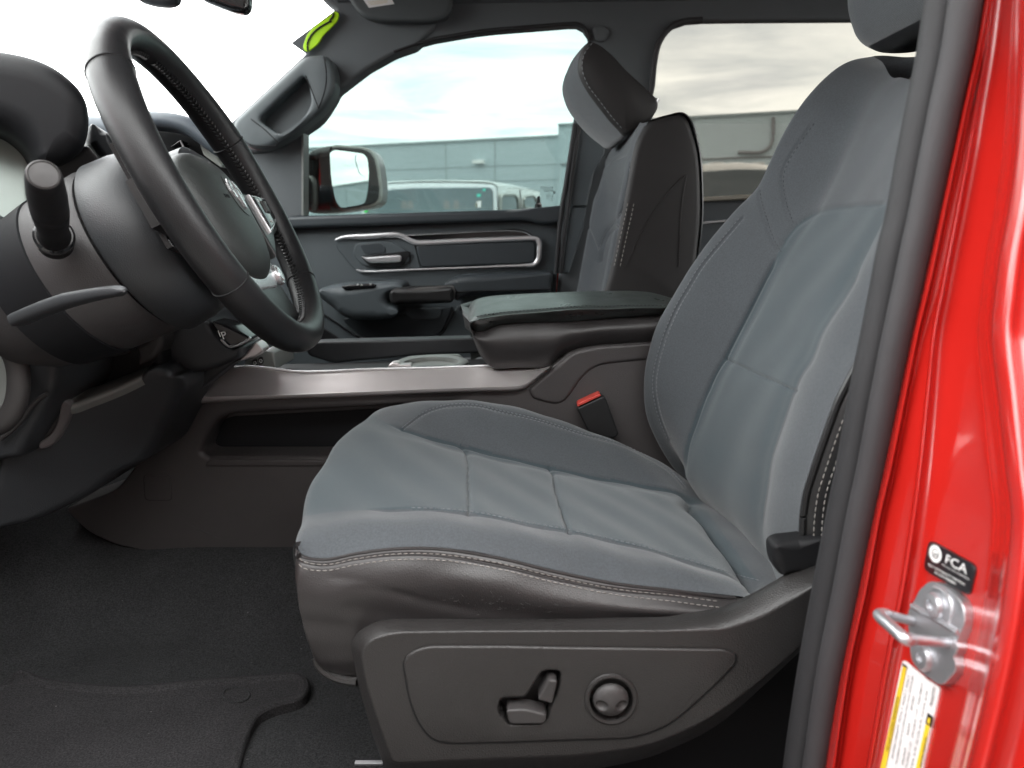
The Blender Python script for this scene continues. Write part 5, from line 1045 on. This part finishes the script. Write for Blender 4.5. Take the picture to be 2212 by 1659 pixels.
fm = mk('floor_mat', loops([mlow, ms_(0, -.003), ms_(.002, 0), ms_(.007, .0015), ms_(.012, 0), ms_(.016, -.003), ms_(.020, -.003)], False, True), M['mat'], None, 20, label='black carpet floor mat with bound edge lying in the near footwell', cat='floor mat')
rg_ = PZ(q('i', [(1470 + 82 * math.cos(a), 1203 + 46 * math.sin(a)) for a in np.linspace(0, 2 * math.pi, 40, endpoint=False)]), Z(-.609)); mk('eyelet', sweep(rg_, .0016, 8, True), M['carpet'], fm)

# ================================================================== NEAR DOOR PILLAR
pl = thing('door_pillar', 'glossy red door pillar with latch striker and stickers beside the near seat', 'door pillar', (.28, .4, Z(-.6)))
Lf = [(2135,-120),(2113.9,0),(2096,110),(2069,233),(2046,345),(2021,464),(2004,548),(1985,635),(1965,717),(1937,858),(1906,1012),(1882,1115),(1852,1276),(1816,1441),(1786,1640),(1770,1760)]
Lf = arr(Lf)
def XJ(y, o=0): return .291 - .051 * y / 1659 + o
def rowp(dx, o): p = Lf.copy(); p[:, 0] += dx; return PX(p, XJ(p[:, 1], o))
step = arr([(2218,-120),(2204,0),(2194,160),(2183,340),(2165,470),(2150,548),(2138,640),(2131,717),(2138,800),(2145,860),(2158,990),(2172,1110),(2156,1280),(2128,1440),(2078,1656),(2050,1760)])
yl = Lf[:, 1]; stp_ = np.stack([np.interp(yl, step[:, 1], step[:, 0]), yl], 1)
def sp_(dx, o): p = stp_.copy(); p[:, 0] += dx; return PX(p, XJ(p[:, 1], o))
fx = lambda t, o: PX(np.stack([Lf[:, 0] * (1 - t) + stp_[:, 0] * t, yl], 1), XJ(yl, o))
jr = [rowp(-10, .02), rowp(-2, .0), rowp(8, -.004), rowp(18, -.005), rowp(21, -.0015), rowp(27, -.0012), rowp(30, .0015), fx(.28, .004), fx(.30, .0022), fx(.325, .0022), fx(.345, .005), fx(.42, .010), fx(.6, .013), fx(.85, .012), sp_(-16, .008), sp_(-4, -.002), sp_(8, -.009), sp_(28, -.012), sp_(50, -.011), sp_(70, -.003), sp_(120, .004), sp_(220, .006)]
jv = loft(jr, 160, 150, facing=(-1, -.3, 0)); jb = mk('jamb', jv, M['red'], pl, 50)
out = jr[-1]; mk('outer_skin', loft([out, out + arr([.02, -.012, 0]), out + arr([.10, -.014, 0]), out + arr([.9, -.012, 0])], 60, 20, facing=(0, -1, 0)), M['red'], pl, 50)
# weatherstrip: round bulb and ribbed lip
wl = arr([(2040,-120),(2010,0),(1993,112),(1979,180),(1948,337),(1925.5,464),(1903,548),(1890,620),(1872,717),(1852,801),(1816,1012),(1793,1130),(1770,1240),(1738,1420),(1700,1659),(1690,1760)])
lx = np.interp(yl, wl[:, 1], wl[:, 0])
bulb = Lf.copy(); bulb[:, 0] = Lf[:, 0] * .70 + lx * .30 + 2; 
bw = P(cr(bulb, 90), .462); mk('weatherstrip', sweep(bw, .0092, 18, flat=1.0), M['bulb'], pl, 60)
lp = Lf.copy(); lp[:, 0] = Lf[:, 0] * .26 + lx * .74; mk('weatherstrip_lip', sweep(P(cr(lp, 90), .487), .0105, 14, flat=1.2, up=(1, 0, 0)), M['rubber'], pl, 60)
lp2 = Lf.copy(); lp2[:, 0] = Lf[:, 0] * .9 + lx * .1; mk('pinch_flange', sweep(P(cr(lp2, 90), .475), .006, 10), M['black'], pl, 60)
# interior pillar trim behind the weatherstrip keeps light out
pw = P(cr(lp, 60), .50); mk('inner_trim', loft([pw, pw + arr([.03, .03, 0]), pw + arr([.2, .02, 0]), pw + arr([.3, -.05, 0])], 60, 20, facing=(0, 1, 0)), M['lining'], pl, 60)
# things on the jamb are placed where their outline meets it
def jamb_pt(px, lift=0.0): return on_surf(jv, [px], lift)[0]
def jframe(px0, pxr, pxu, lift):
    o, r, u = jamb_pt(px0, lift), jamb_pt(pxr, lift), jamb_pt(pxu, lift); return o, r - o, u - o
def jplate(pts, lift, th, n=None):
    """thin plate whose face lies on a plane fitted to the jamb under the outline"""
    base = on_surf(jv, pts, 0); c = base.mean(0); uu, ss, vv = np.linalg.svd(base - c); nn = vv[2]; nn = nn if nn @ arr([-1, -.2, 0]) > 0 else -nn
    rg = ray(pts); k = ((c + nn * lift - arr([0, 0, EYE])) @ nn) / (rg @ nn); Wt = rg * k[:, None] + arr([0, 0, EYE])
    return loops([Wt - nn * th, Wt, Wt * .985 + Wt.mean(0) * .015 + nn * min(.0004, th * .2)], True, True), c, nn
bp = rp(q('l', [(705,165,14),(1015,338,16),(968,535,14),(668,362,14)]), 4)
pv, bc, bn = jplate(bp, .0016, .0012); bs = mk('quality_sticker', pv, M['label_black'], pl)
def on_plane(px, c, nn, lift): r = ray([px])[0]; return r * (((c + nn * lift - arr([0, 0, EYE])) @ nn) / (r @ nn)) + arr([0, 0, EYE])
def txt_on(s, p0, p1, pu, c, nn, lift, nominal=None):
    """letters whose baseline runs p0 -> p1 and whose capitals reach from p0 to pu"""
    o = on_plane(p0, c, nn, lift); e = on_plane(p1, c, nn, lift); u = on_plane(pu, c, nn, lift)
    V, F = text_vf(s, 1.0, Matrix.Identity(4), .0); w_ = V[:, 0].max() - V[:, 0].min(); V = V - arr([V[:, 0].min(), 0, 0])
    up = (u - o) / .70; rt = (e - o) / w_
    return o + V[:, :1] * rt + V[:, 1:2] * up, F
LL = lambda *p: q('l', [p])[0]
let = [txt_on('FCA', LL(812, 318), LL(950, 394), LL(822, 262), bc, bn, .0026), txt_on('FIAT CHRYSLER AUTOMOBILES', LL(790, 333), LL(968, 432), LL(792, 325), bc, bn, .0026),
       txt_on('BUILT WITH QUALITY AND PRIDE', LL(702, 335), LL(938, 468), LL(704, 321), bc, bn, .0026), txt_on('BY UAW MEMBERS', LL(745, 388), LL(880, 464), LL(748, 373), bc, bn, .0026)]
gear = []
cg = (748, 260)
def gp(r, a): return on_plane(LL(cg[0] + 43 * r * math.cos(a), cg[1] + 60 * r * math.sin(a) + 12 * r * math.cos(a)), bc, bn, .0026)
n_t = 22; ringo = []
for i in range(n_t * 4): ringo.append(gp(1.0 if (i % 4) in (0, 1) else .86, i / (n_t * 4) * 2 * math.pi))
ringi = [gp(.56, i / (n_t * 4) * 2 * math.pi) for i in range(n_t * 4)]; m_ = n_t * 4
gear = (arr(ringo + ringi), [(i, (i + 1) % m_, m_ + (i + 1) % m_, m_ + i) for i in range(m_)])
ins_ = (arr([gp(.46, i / 24 * 2 * math.pi) for i in range(24)]), [tuple(range(24))])
mk('lettering', join(*let), M['white'], bs); mk('gear_mark', join(gear, ins_), M['white'], bs)
mk('gear_text', txt_on('UAW', LL(724, 272), LL(770, 292), LL(727, 240), bc, bn, .0029), M['label_black'], bs)
# tyre label
tp = [p[:2] for p in rp(q('l', [(530,965,6),(545,955,8),(700,1085,10),(770,1130,10),(776,1150,8),(735,1330,4),(640,1760,4),(370,1760,4)]), 3)]
tv, tc, tn = jplate(arr(tp), .0014, .001); tl_ = mk('tyre_label', tv, M['label_white'], pl)
def pl_poly(pts, lift): W = arr([on_plane(LL(*p), tc, tn, lift) for p in pts]); return (W, [tuple(range(len(W)))])
mk('yellow_bar', join(pl_poly([(536,990),(560,1008),(415,1700),(380,1700)], .0022), pl_poly([(683,1370),(712,1385),(640,1700),(610,1700)], .0022)), M['yellow'], tl_)
mk('black_bar', join(pl_poly([(533,972),(562,995),(560,1006),(531,988)], .0024), pl_poly([(697,1296),(735,1328),(722,1392),(682,1366)], .0024)), M['label_black'], tl_)
mk('load_icon', pl_poly([(700,1328),(716,1338),(709,1372),(693,1362)], .0026), M['yellow'], tl_)
rows_t = [('TIRE AND LOADING INFORMATION', (441, 1560), (512, 1200), 16, .0025), ('SEATING CAPACITY  TOTAL 5  FRONT 2  REAR 3', (470, 1600), (580, 1060), 12, .0022), ('THE COMBINED WEIGHT OF OCCUPANTS AND CARGO SHOULD NEVER EXCEED', (496, 1640), (606, 1060), 11, .0022),
          ('FRONT        REAR        SPARE', (540, 1640), (612, 1190), 12, .0022), ('275/55R20 113T   275/55R20 113T   P265/70R17', (560, 1680), (668, 1110), 12, .0022), ('250 KPA, 36 PSI  250 KPA, 36 PSI  410 KPA, 60 PSI', (592, 1690), (700, 1160), 12, .0022), ('P65607772', (726, 1262), (752, 1140), 20, .0022), ('ADDITIONAL INFORMATION', (655, 1660), (694, 1460), 14, .0026)]
tt_ = [txt_on(s, LL(*a), LL(*b), LL(a[0] - h, a[1] - h * .8), tc, tn, lf) for s, a, b, h, lf in rows_t]
mk('lettering', join(*tt_), M['label_black'], tl_)
# striker
skp = rp(q('l', [(700,445,30),(740,438,24),(820,480,24),(900,545,30),(940,610,40),(943,720,20),(912,790,10),(890,840,16),(905,870,10),(890,900,12),(868,930,10),(890,985,14),(880,1030,20),(810,1110,24),(770,1115,20),(660,1040,20),(590,960,20),(565,640,16),(615,560,16),(640,500,16)]), 10)
kv, kc_, kn_ = jplate(skp, .006, .010); sk = mk('striker_plate', kv, M['zinc'], pl, 30)
mk('plate_rib', sweep(arr([on_plane(LL(*p), kc_, kn_, .0066) for p in cr([(740,480),(800,500),(845,560),(855,640),(835,735)], 24)]), .0014, 8), M['zinc'], sk)
mk('plate_fold', sweep(arr([on_plane(LL(*p), kc_, kn_, .0064) for p in [(600,600),(760,690),(905,775)]]), .0020, 8), M['zinc'], sk)
for c_ in ((760, 600), (690, 942)):
    o = on_plane(LL(*c_), kc_, kn_, .006)
    sc_ = mk('screw', lathe([(.0078, 0), (.0080, .002), (.0066, .0042), (.0034, .0048), (.0030, .003), (.0001, .003)], o, tuple(kn_), 28), M['zinc'], sk)
E1 = on_plane(LL(600, 700), kc_, kn_, .006); E2 = on_plane(LL(835, 842), kc_, kn_, .006)
def along(px, h): 
    r = ray([LL(*px)])[0]; a = arr([0, 0, EYE]); return a + r * (((kc_ + kn_ * h - a) @ kn_) / (r @ kn_))
lo1 = along((425, 655), .030); lo2 = along((600, 820), .030)
lo0 = along((400, 668), .036); lo3 = along((580, 822), .036)
loop = cr(arr([E1, E1 * .5 + lo1 * .5, lo1, (lo0 + lo1) / 2 + kn_ * .003, (lo0 + lo3) / 2 + kn_ * .002, (lo3 + lo2) / 2 + kn_ * .003, lo2, E2 * .5 + lo2 * .5, E2]), 60)
mk('latch_loop', sweep(loop, np.r_[np.full(16, .0030), np.full(28, .0036), np.full(16, .0030)], 16), M['zinc'], sk, 60)
# ================================================================== OUTSIDE
# grey tilt-up building: its front face is one flat wall
def wall_line(Y0, Y1):
    a = P(q('b', [(310, 912)])[0], Y0); b = P(q('b', [(1900, 853)])[0], Y1); return a, b
wa, wb = wall_line(27.0, 23.4); top_z = (wa[2] + wb[2]) / 2; dr = (wb - wa)[:2]; dr /= np.linalg.norm(dr)
bld = thing('warehouse', 'long grey painted concrete warehouse with stepped roofline beyond the parked vehicles', 'building', (wa[0], wa[1], 0))
def wall_at(px):
    r = ray([px])[0]; nrm = arr([-dr[1], dr[0]]); t = ((wa[:2] - 0) @ nrm) / (r[:2] @ nrm); return r * t + arr([0, 0, EYE])
stepx = wall_at(q('b', [(1900, 853)])[0]); st_top = wall_at(q('b', [(1900, 788)])[0])
def wp(s, z, d=0): return arr([wa[0] + dr[0] * s - dr[1] * 0 + dr[1] * d, wa[1] + dr[1] * s - dr[0] * d, z])
S = (stepx - wa)[:2] @ dr
def wbox(s0, s1, z0, z1, d0, d1):
    c = [wp(s, z, d) for d in (d0, d1) for (s, z) in ((s0, z0), (s1, z0), (s1, z1), (s0, z1))]
    return (arr(c), [(0, 1, 2, 3), (7, 6, 5, 4), (0, 4, 5, 1), (1, 5, 6, 2), (2, 6, 7, 3), (3, 7, 4, 0)])
mk('wall', wbox(-25, S, 0, stepx[2], 0, -8), M['wall'], bld); mk('wall', wbox(S, S + 40, 0, st_top[2], .12, -8), M['wall'], bld)
mk('roof_cap', wbox(-25, S, stepx[2], stepx[2] + .07, .05, -8), M['joint'], bld); mk('roof_cap', wbox(S, S + 40, st_top[2], st_top[2] + .07, .17, -8), M['joint'], bld)
jo = []
for x in (1195, 1500): s = (wall_at(q('b', [(x, 1000)])[0]) - wa)[:2] @ dr; jo.append(wbox(s - .02, s + .02, 0, stepx[2], .012, 0))
for x in (-7, -13, -19): s = S + x * 1.0 - 8; jo.append(wbox(s - .02, s + .02, 0, stepx[2] - .01, .012, 0))
for y in (1045, 1135): z = wall_at(q('b', [(1195, y)])[0])[2]; jo.append(wbox(-25, S, z - .015, z + .015, .012, 0))
for k in range(1, 9): jo.append(wbox(S + k * 4.2 - .02, S + k * 4.2 + .02, 0, st_top[2] - .02, .135, .115))
[mk('panel_joint', x, M['joint'], bld) for x in jo]
s = (wall_at(q('b', [(1405, 1008)])[0]) - wa)[:2] @ dr; z = wall_at(q('b', [(1405, 1008)])[0])[2]
mk('wall_light', wbox(s - .2, s + .2, z - .06, z + .07, .18, 0), M['white'], bld)
s = (wall_at(q('c', [(1640, 900)])[0]) - wa)[:2] @ dr; z = wall_at(q('c', [(1640, 945)])[0])[2]
pp = arr([wp(s - .9, z, .22), wp(s - .2, z, .22), wp(s, z + .2, .22), wp(s, min(z + 1.2, st_top[2] - .1), .22)]); mk('pipe', sweep(cr(pp, 30), .05, 10), M['steel'], bld)
z = wall_at(q('c', [(1420, 985)])[0])[2]; mk('conduit', wbox(S + .1, S + 30, z - .02, z + .02, .17, .12), M['steel'], bld)

# ---- white boxy off-roader facing the cab
jp = thing('white_off_roader', 'white boxy off-road vehicle parked nose-on beyond the far front window', 'vehicle', P((960, 520), 8.4) * arr([1, 1, 0]))
D = 7.8
def jpx(pts, Y=D): return q('b', pts)
ws_px = rp(q('b', [(690,1345),(790,1182,30),(1000,1170),(1470,1165,20),(1488,1190,16),(1492,1345)]), 6)
fr_px = rp(q('b', [(640,1400),(700,1230,30),(735,1160,30),(800,1142,20),(1000,1131),(1300,1131),(1480,1140,20),(1515,1160,20),(1522,1400)]), 6)
mk('windscreen_frame', slab(fr_px, D, .35, .05, 4), pbr('shaded_white_paint', (.80, .82, .84), .3, coat=.6, var=.02, vscale=2), jp, 50)
mk('windscreen', slab(ws_px, D - .015, .02, .01), M['suv_glass'], jp)
# roof and side run back from the frame
def back_pt(px, Y): return P(q('b', [px])[0], Y)
rf = [[back_pt(p, D) for p in ((735,1160),(800,1140),(1000,1127),(1300,1127),(1480,1137),(1518,1158))], [back_pt(p, D + .5) for p in ((745,1160),(810,1136),(1000,1123),(1300,1122),(1490,1132),(1540,1160))], [back_pt(p, D + 2.6) for p in ((900,1165),(930,1145),(1100,1130),(1300,1128),(1560,1140),(1660,1172))], [back_pt(p, D + 4.0) for p in ((1000,1172),(1020,1155),(1150,1140),(1400,1140),(1640,1160),(1772,1190))], [back_pt(p, D + 4.15) for p in ((1000,1200),(1020,1195),(1150,1190),(1400,1190),(1640,1190),(1778,1205))]]
mk('roof', loft([arr(r) for r in rf], 30, 40, facing=(0, -.2, 1)), M['white_paint'], jp, 60)
sd_ = arr([back_pt((1516, 1160), D), back_pt((1660, 1174), D + 2.6), back_pt((1775, 1192), D + 4.0), back_pt((1795, 1400), D + 4.0), back_pt((1670, 1400), D + 2.6), back_pt((1520, 1400), D)])
mk('body_side', (np.vstack([sd_, sd_ + arr([-.2, .05, 0])]), [(0, 1, 4, 5), (1, 2, 3, 4), (6, 11, 10, 7), (7, 10, 9, 8)]), M['white_paint'], jp)
def side_poly(pts, lift):
    a, b, c = sd_[0], sd_[2], sd_[5]; nn = np.cross(b - a, c - a); nn /= np.linalg.norm(nn); nn = nn if nn[1] < 0 else -nn
    r = ray(pts); return r * ((((a - arr([0, 0, EYE])) + nn * lift) @ nn) / (r @ nn))[:, None] + arr([0, 0, EYE])
for a in ([(1535,1222,10),(1550,1212,10),(1625,1212,14),(1640,1240,14),(1648,1400),(1535,1400)], [(1678,1222,8),(1740,1218,12),(1752,1240,10),(1762,1275,8),(1760,1300,6),(1680,1290,6)]):
    pz = rp(q('b', a), 6); w_ = side_poly(pz, .03); mk('side_window', (w_, [tuple(range(len(w_)))]), M['dark_glass'], jp)
    mk('window_seal', sweep(side_poly(pz, .03), .02, 6, True), M['pale_plastic'], jp)
mk('door_gap', sweep(side_poly(arr(q('b', [(1655,1180),(1668,1400)])), .02), .012, 6), M['steel'], jp)
mk('body', box((P(q('b', [(690,1345)])[0], D)[0], D - 1.6, .4), (P(q('b', [(1515,1345)])[0], D)[0], D + 3.4, P(q('b', [(1000,1420)])[0], D)[2]), .08), M['white_paint'], jp)
for sx in (.12, .88):
    xx = P(q('b', [(690,1345)])[0], D)[0] * (1 - sx) + P(q('b', [(1515,1345)])[0], D)[0] * sx
    for yy in (D - .9, D + 2.4): mk('wheel', lathe([(.0, -.13), (.36, -.13), (.40, -.08), (.40, .08), (.36, .13), (.0, .13)], (xx, yy, .40), (1, 0, 0), 28), M['rubber'], jp)
def wst(pts, mat, nm): mk(nm, slab(arr(q('b', pts)), D - .02, .01, .002), mat, jp)
wst([(1432 + 10 * math.cos(t), 1181 + 9 * math.sin(t)) for t in np.linspace(0, 2 * math.pi, 14, endpoint=False)], M['teal'], 'round_sticker'); wst([(1386,1206),(1412,1204),(1410,1224),(1384,1225)], M['teal'], 'square_sticker')
wst([(1382,1252),(1415,1250),(1412,1290),(1380,1290)], M['label_white'], 'paper_sticker'); wst([(1380,1262),(1392,1262),(1391,1290),(1379,1290)], M['cream'], 'paper_stripe')
wst([(690,1305),(705,1288),(722,1286),(700,1322),(682,1322)], M['green'], 'green_tag')
for x in (935, 975, 1200, 1260): mk('seat_back', slab(rp(q('b', [(x-18,1260,8),(x-14,1246,8),(x+12,1246,8),(x+16,1260,8),(x+20,1300),(x-22,1300)]), 4), D - .016, .01, .004), M['steel'], jp)

# ---- silver vehicle behind the rear window
sv_ = thing('silver_suv', 'silver vehicle with roof rails parked beyond the far rear window', 'vehicle', P((1560, 600), 6.5) * arr([1, 1, 0]))
D2 = 6.2
mk('roof', slab(rp(q('c', [(1000,1100),(1090,1042,30),(1190,1018),(1330,1010),(1500,1006,20),(1640,1020,30),(1700,1050,30),(1760,1300),(1000,1300)]), 10), D2, 1.3, .08, 5), M['silver_paint'], sv_, 60)
mk('side_window', slab(rp(q('c', [(1090,1090,20),(1220,1066),(1440,1052),(1640,1056,14),(1672,1120,20),(1690,1230),(1090,1235)]), 8), D2 - .012, .05, .01), M['dark_glass'], sv_)
for x in (1300, 1420, 1560): mk('roof_rail_foot', slab(rp(q('c', [(x-50,1022,6),(x-40,1010,6),(x+36,1008,6),(x+46,1020,6)]), 4), D2 + .08, .06, .01), M['silver_paint'], sv_)
mk('body', box((P(q('c', [(1000,1300)])[0], D2)[0] - .5, D2 - .05, .35), (P(q('c', [(1760,1300)])[0], D2)[0] + 2.2, D2 + 1.6, P(q('c', [(1300,1250)])[0], D2)[2]), .08), M['silver_paint'], sv_)
for xx in (1.2, 3.8): mk('wheel', lathe([(0, -.11), (.34, -.11), (.37, -.07), (.37, .07), (.34, .11), (0, .11)], (xx, D2 + .05, .37), (0, 1, 0), 28), M['rubber'], sv_)

# ---- what the wing mirror shows: dark off-roader, palm trees, lamp poles, stacked sign
ds = thing('black_off_roader', 'black boxy vehicle seen in the wing mirror', 'vehicle', (8.5, 4.2, 0))
def bxx(nm, lo, hi, m, par, b=.05): return mk(nm, box(lo, hi, b), m, par)
bxx('body', (7.4, 3.3, .45), (11.6, 5.1, 1.15), M['black_paint'], ds, .1); bxx('cabin', (8.0, 3.4, 1.1), (11.4, 5.0, 1.85), M['black_paint'], ds, .12); bxx('windscreen', (7.96, 3.55, 1.2), (8.1, 4.85, 1.75), M['dark_glass'], ds, .03); bxx('side_window', (8.4, 3.36, 1.25), (10.9, 3.45, 1.72), M['dark_glass'], ds, .03)
for xx in (8.2, 10.8):
    for yy in (3.35, 5.05): mk('wheel', lathe([(0, -.12), (.36, -.12), (.4, -.08), (.4, .08), (.36, .12), (0, .12)], (xx, yy, .4), (0, 1, 0), 24), M['rubber'], ds)
def palm(x, y, h, label):
    t = thing('palm_tree', label, 'palm tree', (x, y, 0), 'palm trees seen in the mirror')
    mk('trunk', sweep(arr([(x, y, 0), (x + .1, y, h * .5), (x, y + .1, h)]), [.22, .16, .13], 10), M['bark'], t)
    lv = []
    for k in range(34):
        a = k * 2.4; el = .9 - k / 34 * 1.7; l = 1.7
        p = [arr([x, y, h]) + l * f * arr([math.cos(a) * math.cos(el), math.sin(a) * math.cos(el), math.sin(el) - .55 * f * f]) for f in np.linspace(0, 1, 7)]
        sdv_ = arr([-math.sin(a), math.cos(a), 0]); V, F = [], []
        for i in range(6):
            for s in (-1, 1):
                b0 = len(V); tip = p[i + 1] + s * sdv_ * .42 * math.sin((i + 1) / 7 * 2.6) - arr([0, 0, .12]); V += [p[i], p[i] * .5 + p[i + 1] * .5, tip]; F.append((b0, b0 + 1, b0 + 2))
        lv.append((V, F)); lv.append(sweep(arr(p), .02, 4))
    mk('crown', join(*lv), M['leaf'], t)
palm(24, 7.5, 5.2, 'short fan palm nearest the lamp pole in the wing mirror'); palm(40, 13.5, 7.5, 'taller far fan palm in the wing mirror')
for x, y, lab in ((17.5, 5.2, 'thick grey lamp pole beside the stacked sign in the wing mirror'), (30, 11.5, 'thin distant grey lamp pole beside the palm in the wing mirror')):
    lpole = thing('lamp_pole', lab, 'lamp pole', (x, y, 0), 'lamp poles seen in the mirror'); mk('pole', sweep(arr([(x, y, 0), (x, y, 9)]), [.11, .07], 10), M['steel'], lpole); mk('lamp_head', box((x - .5, y - .15, 8.9), (x + .5, y + .15, 9.05), .02), M['steel'], lpole)
sg = thing('pole_sign', 'tall pole sign with stacked panels seen in the wing mirror', 'sign', (26, 5.5, 0)); mk('pole', box((25.9, 5.3, 0), (26.1, 5.7, 6.8), .02), M['steel'], sg)
for k in range(5): mk('panel', box((25.7, 4.9, 3.0 + k * .78), (26.3, 6.1, 3.7 + k * .78), .03), M['pale_plastic'], sg)
rb = []
hv = []
for k in range(260):
    c = arr([random.uniform(44, 60), random.uniform(-2, 34), random.uniform(.2, 2.6) * random.uniform(.5, 1)]); s_ = random.uniform(.4, 1.0)
    d1 = RNG.normal(size=3); d1 /= np.linalg.norm(d1); d2 = np.cross(d1, RNG.normal(size=3)); d2 /= np.linalg.norm(d2)
    for m in range(5):
        e = c + RNG.normal(size=3) * .5; hv.append(([e + s_ * .5 * d1, e + s_ * .4 * d2, e - s_ * .5 * d1, e - s_ * .4 * d2], [(0, 1, 2, 3)]))
mk('shrubbery', join(*hv), M['shrub'], None, kind='stuff', label='far dark band of roadside shrubs seen in the wing mirror', cat='shrubs')

# ---- unseen van shape added behind the viewer to shade the open door side
vn = thing('added_shade_van', 'unseen brown van added behind the viewer to block light', 'van', (0, -2.6, 0))
mk('body', box((-3.2, -3.6, .35), (3.2, -1.45, 3.1), .15), pbr('shade_van_brown', (.085, .072, .068), .35, coat=.4, var=.05, vscale=2), vn)
for xx in (-2.2, 2.0):
    for yy in (-3.5, -1.5): mk('wheel', lathe([(0, -.11), (.34, -.11), (.37, -.07), (.37, .07), (.34, .11), (0, .11)], (xx, yy, .37), (0, 1, 0), 24), M['rubber'], vn)
